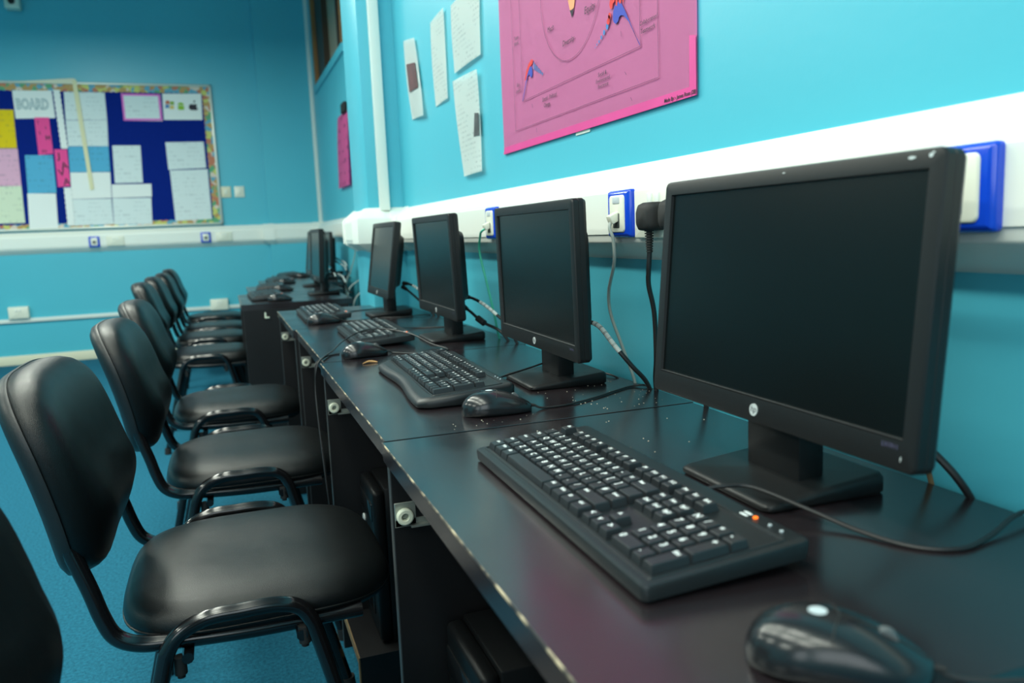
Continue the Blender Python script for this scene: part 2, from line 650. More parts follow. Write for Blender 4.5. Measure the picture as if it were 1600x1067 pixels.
t_near = trunking('trim_2', near_path, 1.141, 1.103, 0.998, 0.966)
t_far = trunking('trim_3', far_path, 1.187, 1.150, 1.034, 0.992)
# joint covers
for (path, rng) in (([(WX, 3.28), (WX, COL0), (COLX + 0.085, COL0)], 0), ([(COLX + 0.06, COL0), (COLX, COL0), (COLX, COL0 + 0.1)], 0),
                    ([(COLX, COL1 - 0.05), (COLX, COL1)], 0)):
    prof = [(0.0, 0.962), (0.054, 0.995), (0.058, 1.0), (0.058, 1.100), (0.054, 1.106), (0.004, 1.146), (0.0, 1.146)]
    obj('joint_cover', sweep(path, prof), M['trunk'], t_near)
for path in ([(PILX + 0.05, YB - PILD), (PILX, YB - PILD), (PILX, YB), (PILX - 0.05, YB)], [(RX, YB - PILD - 0.1), (RX, YB - PILD), (RX - 0.1, YB - PILD)]):
    prof = [(0.0, 0.988), (0.054, 1.030), (0.058, 1.035), (0.058, 1.146), (0.054, 1.153), (0.004, 1.192), (0.0, 1.192)]
    obj('joint_cover', sweep(path, prof), M['trunk'], t_far)

# conduits rising from the trunking
bm = B(); add_box(bm, (0.636, COL0 - 0.028, 1.135), (0.678, COL0, ZC), bevel=0.003)
struct('trim_4', bm, M['trunk'])
bm = B(); add_box(bm, (RX - 0.035, YB - PILD - 0.035, 1.18), (RX, YB - PILD, ZC), bevel=0.003)
struct('trim_5', bm, M['rail'])

# ------------------------------------------------------------------ desks
TOP = 0.73


def make_desk(name, label, loc, rz, W, group, detail=True):
    D = 0.527
    t = thing(name, label, 'desk', loc, rz, group)
    bm = B(); add_box(bm, (0, 0.003, TOP - 0.028), (D, W - 0.003, TOP), bevel=0.0005, seg=1)
    top = obj('tabletop', bm, M['desk'], t)
    bm = B(); add_box(bm, (-0.0008, 0.0032, TOP - 0.0018), (0.0009, W - 0.0032, TOP + 0.0003))
    obj('edge_band', bm, M['edge'], top, smooth=False)
    for y in (0.0025, W - 0.0205):
        bm = B(); add_box(bm, (0.006, y, 0.0), (D - 0.02, y + 0.018, TOP - 0.028), bevel=0.0008, seg=1)
        sp_ = obj('side_panel', bm, M['desk_side'], t)
        bm = B(); add_box(bm, (0.0052, y + 0.0004, 0.0), (0.0064, y + 0.0176, TOP - 0.0284))  # strip over the same laminate, painting in the lit front edge
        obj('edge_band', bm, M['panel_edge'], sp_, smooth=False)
    bm = B(); add_box(bm, (0.43, 0.0205, 0.22), (0.446, W - 0.0205, TOP - 0.03))
    obj('back_panel', bm, M['desk_side'], t)
    if detail:
        for yy, s in ((W - 0.0205, -1), (0.0205, 1)):
            br = B()
            a, b = sorted((yy, yy + s * 0.0025))
            add_box(br, (0.008, a, 0.605), (0.30, b, 0.616))
            add_box(br, (0.008, a, 0.605), (0.040, b, 0.642), bevel=0.001, seg=1)
            a, b = sorted((yy + s * 0.0025, yy + s * 0.012))
            add_box(br, (0.03, a, 0.605), (0.30, b, 0.608))
            k = obj('drawer_runner', br, M['bracket'], t)
            rb = B()
            prof = []
            for (rr, dd) in ((0.0052, 0.003), (0.0115, 0.003), (0.0125, 0.0045), (0.0125, 0.0105), (0.0105, 0.012), (0.0062, 0.012), (0.0052, 0.0105)):
                prof.append([(0.022 + rr * math.cos(2 * PI * i / 20), yy + s * dd, 0.622 + rr * math.sin(2 * PI * i / 20)) for i in range(20)])
            prof.append(prof[0])
            add_rings(rb, prof, False, False)
            obj('roller', rb, M['roller'], k)
        # low shelf for the computer case, raw edge at the front
        s0 = W - 0.0205 - 0.235
        bm = B()
        add_box(bm, (0.012, s0, 0.075), (0.43, W - 0.0205, 0.093))
        add_box(bm, (0.012, s0, 0.0), (0.43, s0 + 0.016, 0.075))
        sh = obj('case_shelf', bm, M['desk_side'], t)
        bm = B(); add_box(bm, (0.0095, s0, 0.074), (0.0125, W - 0.0205, 0.0935))
        add_box(bm, (0.0095, s0, 0.0), (0.0125, s0 + 0.016, 0.075))
        obj('raw_edge', bm, M['raw_board'], sh)
    return t


SEAM = [0.349, 1.1376, 1.9555, 2.7270, 3.5070]
desk_labels = ['nearest black desk, with the keyboard whose orange light is on',
               'black desk second from the front, with the wavy-edged keyboard',
               'black desk third from the front of the near row, cable over its edge',
               'black desk at the far end of the near row, by the wall column']
xs = [0.196, 0.2005, 0.209, 0.1985]
rots = [0.0, 0.0, 0.0, 0.0]
for i in range(4):
    make_desk('computer_desk', desk_labels[i], (xs[i], SEAM[i], 0), R_(rots[i]), SEAM[i + 1] - SEAM[i], 'desks along the wall')
G2X, G2Y, G2P = 0.064, 3.99, 0.785
G2XS = [0.064, 0.13, 0.24, 0.38]
for i in range(4):
    lab = ['first black desk of the far row, its plain end panel facing the camera', 'second black desk of the far row, past the column',
           'third black desk of the far row, past the column', 'last black desk of the far row, closest to the pinboard wall'][i]
    make_desk('computer_desk', lab, (G2XS[i], G2Y + i * G2P, 0), 0, G2P, 'desks along the wall', detail=False)
# small white bracket on the end panel of the far row
bm = B()
add_box(bm, (0.166, G2Y - 0.003, 0.660), (0.173, G2Y + 0.0025, 0.688), bevel=0.001, seg=1)
add_box(bm, (0.166, G2Y - 0.010, 0.660), (0.187, G2Y + 0.0025, 0.666), bevel=0.001, seg=1)
tag(obj('corner_bracket', bm, M['roller']), 'small white angle bracket on the end panel of the far desks', 'bracket')


# ------------------------------------------------------------------ computer cases under the desks
def make_tower():
    t = thing('computer_case', '', 'computer')
    bm = B(); add_box(bm, (0.012, -0.087, 0), (0.38, 0.087, 0.37), bevel=0.004)
    obj('case', bm, M['tower'], t)
    bm = B(); add_box(bm, (-0.016, -0.0865, 0.004), (0.013, 0.0865, 0.366), bevel=0.010, seg=3)
    fr = obj('front_panel', bm, M['tower'], t)
    bm = B(); add_box(bm, (-0.019, -0.074, 0.292), (-0.012, 0.074, 0.334), bevel=0.002)
    obj('drive_bay', bm, M['tower_gloss'], fr)
    bm = B(); add_box(bm, (-0.019, -0.03, 0.05), (-0.014, 0.03, 0.24), bevel=0.002)
    obj('grille', bm, M['tower_gloss'], fr)
    bm = B(); add_cyl(bm, (-0.0135, 0.05, 0.262), (-0.019, 0.05, 0.262), 0.011)
    obj('power_button', bm, M['silver'], fr)
    return t


tower = make_tower()
for i in range(4):
    o = tower if i == 0 else copy_tree(tower)
    place(o, (xs[i] + 0.085, SEAM[i + 1] - 0.0205 - 0.11, 0.093), 0,
          ['black computer case in the shade under the nearest desk', 'black computer case under the second desk from the front',
           'black computer case under the third desk of the near row', 'black computer case under the last desk of the near row'][i], 'computer cases under the desks')


# ------------------------------------------------------------------ monitors
def make_monitor():
    t = thing('monitor', '', 'monitor', group='monitors')
    W, H = 0.443, 0.277
    # local x right, y away from the viewer, z up; origin on the desk at the middle of the base front
    bm = B()
    prof = []
    fw, dep, bx = 0.168, 0.158, -0.012
    n = 5

    def loop(inset, z, zr):
        pts = rrect(fw - 2 * inset, dep - 2 * inset, 0.012, 4, bx, dep / 2)
        return [(x, y, z + (zr - z) * max(0, min(1, (y - 0.01) / (dep - 0.02)))) for x, y in pts]
    add_rings(bm, [loop(0.003, 0.0, 0.0), loop(0.0, 0.003, 0.003), loop(0.0, 0.007, 0.018), loop(0.0025, 0.0095, 0.0225), loop(0.006, 0.0105, 0.0235)])
    obj('base', bm, M['bezel'], t, angle=50)
    bm = B()
    add_box(bm, (-0.056, 0.069, 0.012), (0.036, 0.103, 0.155), bevel=0.003)
    obj('neck', bm, M['bezel'], t)
    # panel, hinged at its lower edge
    zc = H / 2
    iw, ih = 0.409, 0.2305
    ic = 0.0285 + ih / 2

    def pl(w, h, r, y, cz):
        return [(x, y, z) for x, z in rrect(w, h, r, 4, 0, cz)]
    bm = B()
    add_rings(bm, [pl(W - 0.006, H - 0.006, 0.006, 0.026, zc), pl(W, H, 0.008, 0.021, zc), pl(W, H, 0.008, 0.013, zc), pl(W - 0.001, H - 0.001, 0.008, 0.0125, zc),
                   pl(W - 0.001, H - 0.001, 0.008, 0.0118, zc), pl(W, H, 0.008, 0.0113, zc), pl(W, H, 0.008, 0.003, zc), pl(W - 0.0025, H - 0.0025, 0.007, 0.0007, zc),
                   pl(W - 0.006, H - 0.006, 0.006, 0.0, zc), pl(iw + 0.002, ih + 0.002, 0.001, 0.0006, ic), pl(iw, ih, 0.0008, 0.0045, ic)], cap0=True, cap1=False)
    panel = obj('bezel', bm, M['bezel'], t, loc=(0, 0.036, 0.0), angle=28)
    bm = B(); add_box(bm, (-iw / 2, 0.0042, ic - ih / 2), (iw / 2, 0.007, ic + ih / 2))
    obj('screen', bm, M['screen'], panel, smooth=False)
    bm = B(); add_poly(bm, [(-iw / 2, 0.0042), (iw / 2, 0.0042), (iw / 2, 0.0006), (-iw / 2, 0.0006)], 0)
    o = obj('screen_lip', bm, M['lip'], panel, loc=(0, 0, ic - ih / 2 + 0.0004), smooth=False)
    bm = B()
    add_rings(bm, [pl(W - 0.03, H - 0.03, 0.012, 0.024, zc), pl(W - 0.07, H - 0.06, 0.018, 0.034, zc), pl(W - 0.11, H - 0.085, 0.02, 0.040, zc), pl(W - 0.125, H - 0.10, 0.02, 0.054, zc), pl(W - 0.14, H - 0.115, 0.02, 0.056, zc)])
    obj('rear_housing', bm, M['bezel'], panel, angle=50)
    bm = B(); add_cyl(bm, (0, 0.0012, 0.0145), (0, -0.0008, 0.0145), 0.0068, 24)
    lg = obj('logo_disc', bm, M['silver'], panel)
    me = text_mesh('hp', 0.0105, 'CENTER', 0.25, 0.0)
    if not me.materials:
        me.materials.append(M['ink'])
    o = bpy.data.objects.new('logo_letters', me); COL.objects.link(o)
    o.parent = lg; o.location = (0, -0.001, 0.0122); o.rotation_euler = (PI / 2, 0, 0)
    me = text_mesh('LV1911', 0.0062, 'RIGHT', 0.0, 0.0)
    if not me.materials:
        me.materials.append(mat('dim_print', lin(92, 88, 120), 0.5))
    o = bpy.data.objects.new('model_lettering', me); COL.objects.link(o)
    o.parent = panel; o.location = (iw / 2 - 0.002, -0.0003, 0.0195); o.rotation_euler = (PI / 2, 0, 0)
    bm = B()
    for k in range(4):
        add_box(bm, (0.12 + k * 0.018, 0.008, -0.0016), (0.13 + k * 0.018, 0.014, 0.002), bevel=0.0006, seg=1)
    obj('buttons', bm, M['bezel'], panel)
    return t, panel


mon, mpanel = make_monitor()


def monitor(i, loc, yaw, tilt, label, zoff=0.0):
    o = mon if i == 0 else copy_tree(mon)
    place(o, loc, -PI / 2 + R_(yaw), label)
    p = [c for c in o.children if c.name.startswith('bezel')][0]
    p.rotation_euler = (-R_(tilt), 0, 0)
    p.location = (0, 0.036, 0.072 + zoff)
    return o


m1 = monitor(0, (0.500, 0.722, TOP), -0.4, 5.1, 'large nearest monitor, silver logo under its dark screen and scuffed top corner', 0.006)
monitor(1, (0.521, 1.434, TOP), -1.9, -0.9, 'monitor on the second desk, between the blue network socket and the wavy keyboard', -0.001)
monitor(2, (0.518, 2.181, TOP), -0.9, -2.0, 'monitor on the third desk of the near row', 0.0)
monitor(3, (0.500, 3.012, TOP), -0.5, 8.6, 'monitor leaning back at the far end of the near row', 0.003)
g2m = [(0.420, 4.40, 0, 3), (0.465, 5.20, -1, 7), (0.620, 5.97, 0, 2), (0.77, 6.75, 0, 2)]
for i, (x, y, yw, tl) in enumerate(g2m):
    monitor(4 + i, (x, y, TOP), yw, tl, ['first monitor of the far row, seen edge-on past the column', 'second monitor of the far row, seen edge-on',
                                          'third monitor of the far row, its screen just in view', 'last monitor of the far row, closest to the pinboard wall'][i])
# paint scuffs on the top corner of the nearest monitor
p1 = [c for c in m1.children if c.name.startswith('bezel')][0]
for (x, z, a, b) in ((0.187, 0.2700, 0.0065, 0.0016), (0.207, 0.2705, 0.0028, 0.0024), (0.2095, 0.2725, 0.002, 0.001), (0.02, 0.2705, 0.003, 0.0007), (0.206, 0.012, 0.0006, 0.003)):
    bm = B()
    add_poly(bm, [(a * math.cos(k) * random.uniform(0.6, 1), b * math.sin(k) * random.uniform(0.6, 1)) for k in [j * PI / 4 for j in range(8)]], 0)
    obj('scuff', bm, M['scuff'], p1, loc=(x, -0.0004, z), rot=(PI / 2, 0, 0), smooth=False)

# ------------------------------------------------------------------ keyboards
U = 0.01905
_keymesh = {}


def key_mesh(w, d=1.0):
    if (w, d) in _keymesh:
        return _keymesh[(w, d)]
    bm = B()
    ww, dd = w * U - 0.0012, d * U - 0.0012

    def q(i, z, sh=0.0):
        return [(-ww / 2 + i, -dd / 2 + i * 0.8 + sh, z), (ww / 2 - i, -dd / 2 + i * 0.8 + sh, z), (ww / 2 - i, dd / 2 - i * 0.8 + sh, z), (-ww / 2 + i, dd / 2 - i * 0.8 + sh, z)]
    add_rings(bm, [q(0, 0), q(0.0018, 0.0072, 0.0006), q(0.0026, 0.0080, 0.0006)], cap0=False)
    me = to_mesh(bm, 'key', True, 20)
    me.materials.append(M['key'])
    _keymesh[(w, d)] = me
    return me


def key_layout():
    rows = [
        (0, [('Ctrl', 1.25), ('Win', 1.25), ('Alt', 1.25), ('', 6.25), ('Alt', 1.25), ('Win', 1.25), ('\u2261', 1.25), ('Ctrl', 1.25)]),
        (1, [('Shift', 1.25), ('\\', 1)] + [(c, 1) for c in 'ZXCVBNM,./'] + [('Shift', 2.75)]),
        (2, [('Caps', 1.75)] + [(c, 1) for c in "ASDFGHJKL;'#"] + [('Enter', 1.25)]),
        (3, [('Tab', 1.5)] + [(c, 1) for c in 'QWERTYUIOP[]'] + [('', 1.5)]),
        (4, [('`', 1)] + [(c, 1) for c in '1234567890-='] + [('Bksp', 2)]),
    ]
    out = []
    for r, ks in rows:
        x = 0.0
        for s, w in ks:
            out.append((s, x + w / 2, r + 0.5, w, 1.0))
            x += w
    fy = 5.85
    for k, x in zip(range(13), [0.5] + [2.5 + j for j in range(4)] + [7 + j for j in range(4)] + [11.5 + j for j in range(4)]):
        out.append(('Esc' if k == 0 else 'F%d' % k, x, fy, 1, 1))
    nx = 15.35
    for j, s in enumerate(('Prt', 'Scr', 'Brk')):
        out.append((s, nx + 0.5 + j, fy, 1, 1))
    for r, ss in ((4, ('Ins', 'Hm', 'PgU')), (3, ('Del', 'End', 'PgD'))):
        for j, s in enumerate(ss):
            out.append((s, nx + 0.5 + j, r + 0.5, 1, 1))
    out.append(('\u2191', nx + 1.5, 1.5, 1, 1))
    for j, s in enumerate(('\u2190', '\u2193', '\u2192')):
        out.append((s, nx + 0.5 + j, 0.5, 1, 1))
    px = nx + 3.35
    for r, ss in ((4, 'N/*-'), (3, '789'), (2, '456'), (1, '123')):
        for j, s in enumerate(ss):
            out.append((s, px + 0.5 + j, r + 0.5, 1, 1))
    out.append(('+', px + 3.5, 3.0, 1, 2))
    out.append(('\u21b5', px + 3.5, 1.0, 1, 2))
    out.append(('0', px + 1, 0.5, 2, 1))
    out.append(('.', px + 2.5, 0.5, 1, 1))
    return out, px + 4


def legend_for(s):
    return {'\u2261': '=', '\u2191': '^', '\u2193': 'v', '\u2190': '<', '\u2192': '>', '\u21b5': 'Ent'}.get(s, s)


def deck_keys(root, y0, z0, slope, sx=1.0, legends=True, lsize=0.0078, joined=False, lname='key_legend', bold=0.0):
    lay, total = key_layout()
    x0 = -total * U / 2
    if joined:
        bm = B()
        for s, kx, ky, w, d in lay:
            t = bmesh.new(); t.from_mesh(key_mesh(w, d))
            t.transform(Matrix.Translation((x0 + kx * U, y0 + ky * U, z0 + ky * U * slope)))
            me = bpy.data.meshes.new('t'); t.to_mesh(me); t.free(); bm.from_mesh(me); bpy.data.meshes.remove(me)
        o = obj('keys', bm, M['key'], root)
        o['kind'] = 'stuff'
        return
    for s, kx, ky, w, d in lay:
        k = bpy.data.objects.new('key', key_mesh(w, d)); COL.objects.link(k)
        k.parent = root
        k.location = (x0 + kx * U, y0 + ky * U, z0 + ky * U * slope)
        k.rotation_euler = (math.atan(slope), 0, 0)
        lg = legend_for(s)
        if legends and lg:
            sz = lsize if len(lg) == 1 else lsize * (0.62 if len(lg) < 4 else 0.5)
            al = 'LEFT'
            lettering(lg, sz, M['legend'], k, (-w * U / 2 + 0.0040, d * U / 2 - 0.0052 - sz * 0.55, 0.00812), 0, al, 0.0, bold, name=lname)


def make_keyboard(joined=False):
    t = thing('keyboard', '', 'keyboard', group='keyboards')
    W, D = 0.457, 0.163
    slope = 0.075
    # body: dark slab with a rounded front and a sunken key bed
    bm = B()

    def ring(ins, zf, extra=0.0):
        return [(x, y, zf + max(0, y) * slope + extra) for x, y in rrect(W - 2 * ins, D - 2 * ins, 0.006, 3, 0, D / 2)]

    def flat(ins, z):
        return [(x, y, z + max(0.0, y - 0.02) * 0.06) for x, y in rrect(W - 2 * ins, D - 2 * ins, 0.006, 3, 0, D / 2)]
    add_rings(bm, [flat(0.008, 0.0), flat(0.001, 0.003), ring(0.0, 0.013), ring(0.001, 0.0155), ring(0.004, 0.0165)])
    obj('body', bm, M['kb_body'], t, angle=40)
    # raised rim round the keys
    bm = B()

    def rim(ins, e, y0=0.010, y1=0.143):
        w = W - 0.018 - 2 * ins
        return [(x, y, 0.0166 + y * slope + e) for x, y in rrect(w, (y1 - y0) - 2 * ins, 0.003, 3, 0, (y0 + y1) / 2)]
    add_rings(bm, [rim(-0.001, -0.0005), rim(0.0, 0.0013), rim(0.0015, 0.0013), rim(0.0025, -0.0008)], False, False)
    obj('key_bed_rim', bm, M['kb_body'], t)
    deck_keys(t, 0.0145, 0.0168 + 0.0145 * slope, slope, legends=not joined, lsize=0.0105, joined=joined, bold=0.00018)
    # status strip
    for k, x in enumerate((0.166, 0.187, 0.203)):
        bm = B(); add_cyl(bm, (x, 0.1515, 0.0165 + 0.1515 * slope), (x, 0.1515, 0.0178 + 0.1515 * slope), 0.0024 if k == 0 else 0.0017, 12)
        obj('status_light', bm, M['led'] if k == 0 else M['legend_grey'], t, label='orange number-lock light' if k == 0 else None)
    for k, y in enumerate((0.1478, 0.1528)):
        bm = B(); add_poly(bm, rrect(0.011, 0.003, 0.001, 2, 0.153, y), 0.0170 + y * slope)
        obj('brand_mark', bm, M['legend'], t, smooth=False)
    return t


kbA = make_keyboard()
kb_labels = ['nearest black keyboard with white letters and an orange light on', 'black keyboard on the third desk of the near row, behind the looping mouse cable',
             'black keyboard on the farthest desk of the near row, mouse on its end']
place(kbA, (0.291, 0.757, TOP), R_(-90.5), kb_labels[0])
kb3 = place(copy_tree(kbA), (0.322, 2.372, TOP), R_(-91.0), kb_labels[1])
kb4 = place(copy_tree(kbA), (0.262, 3.140, TOP), R_(-90.5), kb_labels[2])
kbF = make_keyboard(joined=True)
for i in range(4):
    o = kbF if i == 0 else copy_tree(kbF)
    place(o, (G2XS[i] + 0.05, 4.40 + i * 0.785, TOP), R_(-90 + (1.5, -3, 2, 4)[i]),
          ['black keyboard on the first desk of the far row', 'black keyboard on the second desk of the far row', 'black keyboard on the third desk of the far row',
           'black keyboard on the last desk of the far row'][i], 'keyboards')


def make_wavy():
    t = thing('keyboard', '', 'keyboard', group='keyboards')
    W, D, slope = 0.468, 0.165, 0.07

    def outline(ins):
        pts = []
        n = 40
        for k in range(n + 1):
            u = -1 + 2 * k / n
            x = u * (W / 2 - ins)
            e = max(0.0, (abs(u) - 0.93) / 0.07)
            y = -0.009 - 0.0045 * math.cos(PI * (abs(u) - 0.78) / 0.78) * (1 if abs(u) < 1 else 0) + 0.016 * e * e
            pts.append((x, y + ins))
        back = []
        for k in range(n + 1):
            u = 1 - 2 * k / n
            e = max(0.0, (abs(u) - 0.95) / 0.05)
            x = u * (W / 2 - ins)
            back.append((x, D - ins - 0.010 * e * e))
        return pts + back

    def lift(o, z, sl):
        # the palm edge rolls down towards the user
        return [(x, y, z + max(0, y + 0.02) * sl - 0.008 * max(0, min(1, (0.014 - y) / 0.034)) ** 1.5) for x, y in o]
    bm = B()
    add_rings(bm, [[(x, y, 0.0) for x, y in outline(0.007)], [(x, y, 0.003) for x, y in outline(0.001)], [(x, y, 0.0045) for x, y in outline(0.0)],
                   lift(outline(0.0), 0.0135, slope), lift(outline(0.003), 0.0168, slope), lift(outline(0.008), 0.0185, slope), lift(outline(0.014), 0.0190, slope)])
    obj('body', bm, M['kb_body'], t, angle=55)
    bm = B()

    def rim(ins, e):
        return [(x, y, 0.0190 + (y + 0.02) * slope + e) for x, y in rrect(W - 0.026 - 2 * ins, 0.130 - 2 * ins, 0.005, 3, 0, 0.080)]
    add_rings(bm, [rim(-0.0005, -0.0008), rim(0.0005, 0.0012), rim(0.0015, 0.0012), rim(0.0025, -0.001)], False, False)
    obj('key_bed_rim', bm, M['kb_body'], t)
    deck_keys(t, 0.0185, 0.0192 + 0.0385 * slope, slope, lsize=0.0092, bold=0.0001)
    for k, x in enumerate((0.150, 0.166, 0.182)):
        bm = B(); add_cyl(bm, (x, 0.152, 0.019 + 0.172 * slope), (x, 0.152, 0.0202 + 0.172 * slope), 0.0014, 10)
        obj('status_light', bm, M['legend_grey'], t)
    return t


kb2 = make_wavy()
place(kb2, (0.312, 1.545, TOP), R_(-91.8), 'black keyboard with a curved wavy front edge on the second desk')


# ------------------------------------------------------------------ mice
def make_mouse():
    t = thing('mouse', '', 'mouse', group='computer mice')
    L, n = 0.118, 28
    bm = B()
    rings = []
    ts = [0.0, 0.006, 0.02, 0.045, 0.08, 0.12, 0.17, 0.23, 0.30, 0.37, 0.45, 0.53, 0.61, 0.69, 0.77, 0.84, 0.90, 0.95, 0.98, 0.994, 1.0]

    def half_w(u):
        e = (1 - abs(2 * u - 1) ** 3.2) ** 0.5 if 0 < u < 1 else 0.0
        return (0.0315 + 0.0015 * math.cos(2 * PI * (u - 0.25))) * e + 0.0008

    def ht(u):
        if u < 0.40:
            return 0.010 + 0.029 * max(0.0, 1 - ((0.40 - u) / 0.40) ** 2.3) ** 0.55
        return 0.011 + 0.028 * math.cos((u - 0.40) / 0.60 * PI / 2) ** 0.9
    for u in ts:
        w, h = half_w(u), ht(u)
        y = (u - 0.5) * L
        r = []
        for k in range(n):
            a = 2 * PI * k / n
            ca, sa = math.cos(a), math.sin(a)
            x = w * (abs(ca) ** 0.75) * (1 if ca >= 0 else -1)
            z = 0.007 + (h - 0.007) * max(0, sa) ** 0.85 if sa >= 0 else 0.007 * (1 - min(1, (-sa) * 1.6))
            if sa < 0:
                x *= 1 - 0.05 * (-sa)
            r.append((x, y, z))
        rings.append(r)
    add_rings(bm, rings)
    obj('body', bm, M['mouse'], t, angle=60)

    def top(x, y):
        u = y / L + 0.5
        w, h = half_w(u), ht(u)
        s = max(0.0, 1 - (abs(x) / w) ** (1 / 0.75 * 2)) ** 0.5
        return 0.007 + (h - 0.007) * s ** 0.85
    bm = B()
    add_tube(bm, [(0, y, top(0, y) + 0.0001) for y in [0.002 + k * 0.006 for k in range(10)]], 0.0006, 6, 2)
    add_tube(bm, [(x, 0.002 - abs(x) * 0.25, top(x, 0.002 - abs(x) * 0.25) + 0.0001) for x in [-0.026 + k * 0.004 for k in range(14)]], 0.0006, 6, 2)
    obj('button_seam', bm, M['rubber'], t)
    bm = B()
    yw = 0.030
    add_cyl(bm, (-0.0035, yw, top(0, yw) - 0.0045), (0.0035, yw, top(0, yw) - 0.0045), 0.0075, 20)
    obj('scroll_wheel', bm, M['wheel'], t)
    bm = B()
    yl = -0.012
    pts = [(0.0062 * math.cos(a), yl + 0.0062 * math.sin(a)) for a in [2 * PI * k / 20 for k in range(20)]]
    vs = [bm.verts.new((x, y, top(x, y) + 0.0005)) for x, y in pts]
    cvt = bm.verts.new((0, yl, top(0, yl) + 0.0006))
    for k in range(20):
        bm.faces.new((vs[k], vs[(k + 1) % 20], cvt))
    obj('logo_disc', bm, M['legend_grey'], t)
    bm = B(); add_cyl(bm, (0, 0.054, 0.009), (0, 0.066, 0.0075), 0.0032, 10, 0.0022)
    obj('strain_relief', bm, M['rubber'], t)
    return t


mo = make_mouse()
mouse_spots = [((0.364, 0.400, TOP), -128, 'blurred black mouse at the bottom right, closest to the camera'),
               ((0.407, 1.232, TOP), -98, 'black mouse beside the wavy-edged keyboard on the second desk'),
               ((0.315, 1.992, TOP), -82, 'black mouse with a long looping cable on the third desk'),
               ((0.318, 2.868, TOP), -84, 'black mouse resting at the end of the keyboard on the farthest near-row desk'),
               ((G2XS[0] + 0.185, 4.10, TOP), -85, 'black mouse on the first desk of the far row'),
               ((G2XS[1] + 0.19, 4.90, TOP), -90, 'black mouse on the second desk of the far row'),
               ((G2XS[2] + 0.16, 5.68, TOP), -80, 'black mouse on the third desk of the far row'),
               ((G2XS[3] + 0.2, 6.47, TOP), -95, 'black mouse on the last desk of the far row')]
mice = []
for i, (lc, rz, lb) in enumerate(mouse_spots):
    o = mo if i == 0 else copy_tree(mo)
    mice.append(place(o, lc, R_(rz), lb))

# mouse and keyboard leads (parts of their mouse or keyboard)
T2 = TOP + 0.0022
CR = 0.0019


def lead(root, pts, m=None, r=CR, name='cable', rs=None):
    bm = B()
    add_tube(bm, pts, r, 8, 8)
    return world_part(name, bm, m or M['cable'], root)


lead(mice[0], [(0.411, 0.363, TOP + 0.008), (0.424, 0.354, T2), (0.455, 0.338, T2), (0.50, 0.322, T2), (0.56, 0.325, T2)])
lead(kbA, [(0.452, 0.690, TOP + 0.024), (0.472, 0.684, TOP + 0.026), (0.500, 0.672, TOP + 0.024), (0.528, 0.622, TOP + 0.012), (0.545, 0.575, TOP + 0.004), (0.562, 0.528, T2), (0.595, 0.505, T2),
           (0.64, 0.512, TOP + 0.004), (0.69, 0.527, TOP + 0.010), (0.722, 0.532, TOP + 0.006), (0.7315, 0.525, TOP - 0.02), (0.7315, 0.522, TOP - 0.06)], r=0.0023)
lead(mice[1], [(0.470, 1.223, TOP + 0.008), (0.486, 1.220, T2), (0.535, 1.222, T2), (0.60, 1.25, T2), (0.66, 1.285, T2), (0.70, 1.303, T2), (0.722, 1.285, T2), (0.732, 1.275, TOP - 0.03)])
lead(kb2, [(0.470, 1.40, TOP + 0.026), (0.492, 1.425, TOP + 0.024), (0.56, 1.470, TOP + 0.026), (0.61, 1.49, TOP + 0.03), (0.665, 1.495, TOP + 0.024), (0.70, 1.46, T2 + 0.004), (0.715, 1.40, T2), (0.731, 1.372, TOP - 0.03)])
lead(mice[2], [(0.378, 2.001, TOP + 0.008), (0.394, 2.000, T2), (0.45, 1.945, T2), (0.50, 1.95, T2), (0.527, 1.980, T2), (0.505, 2.06, T2 + 0.006), (0.470, 2.14, TOP + 0.028), (0.42, 2.26, TOP + 0.034), (0.36, 2.27, TOP + 0.034),
               (0.295, 2.22, TOP + 0.016), (0.25, 2.10, TOP + 0.008), (0.208, 1.985, TOP + 0.006), (0.191, 1.955, TOP - 0.01), (0.184, 1.95, TOP - 0.06), (0.183, 1.93, 0.60), (0.186, 1.90, 0.48), (0.192, 1.88, 0.34), (0.195, 1.875, 0.2)])
lead(kb3, [(0.485, 2.42, TOP + 0.022), (0.500, 2.46, TOP + 0.012), (0.56, 2.50, T2), (0.66, 2.46, T2), (0.715, 2.44, T2), (0.731, 2.43, TOP - 0.03)])
lead(mice[3], [(0.381, 2.882, TOP + 0.008), (0.40, 2.884, T2), (0.45, 2.87, T2), (0.52, 2.90, T2), (0.60, 2.86, T2), (0.70, 2.87, T2), (0.731, 2.87, TOP - 0.03)])
lead(kb4, [(0.42, 3.20, TOP + 0.024), (0.44, 3.17, TOP + 0.012), (0.48, 3.25, T2), (0.58, 3.27, T2), (0.70, 3.2, T2), (0.731, 3.19, TOP - 0.03)])
# a second lead that drops over the front of the third desk
bm = B()
add_tube(bm, [(0.262, 2.07, T2), (0.235, 2.055, T2), (0.212, 2.00, TOP + 0.004), (0.192, 1.975, TOP - 0.004), (0.1875, 1.972, TOP - 0.05), (0.187, 1.955, 0.60), (0.190, 1.92, 0.48), (0.196, 1.90, 0.3), (0.199, 1.90, 0.16)], CR, 8, 8)
tag(obj('loose_cable', bm, M['cable']), 'thin black cable hanging over the front edge of the third desk', 'cable')


# ------------------------------------------------------------------ chairs
def superell(a, b, n, e, cx=0.0, cy=0.0):
    out = []
    for k in range(n):
        t = 2 * PI * k / n
        c, s = math.cos(t), math.sin(t)
        out.append((cx + a * abs(c) ** (2 / e) * (1 if c >= 0 else -1), cy + b * abs(s) ** (2 / e) * (1 if s >= 0 else -1)))
    return out


def superpt(x, y, e0, e1):
    """moves a point of a superellipse with exponent e0 onto one with exponent e1 along its ray"""
    k = (abs(x) ** e1 + abs(y) ** e1) ** (1 / e1)
    return x / k, y / k


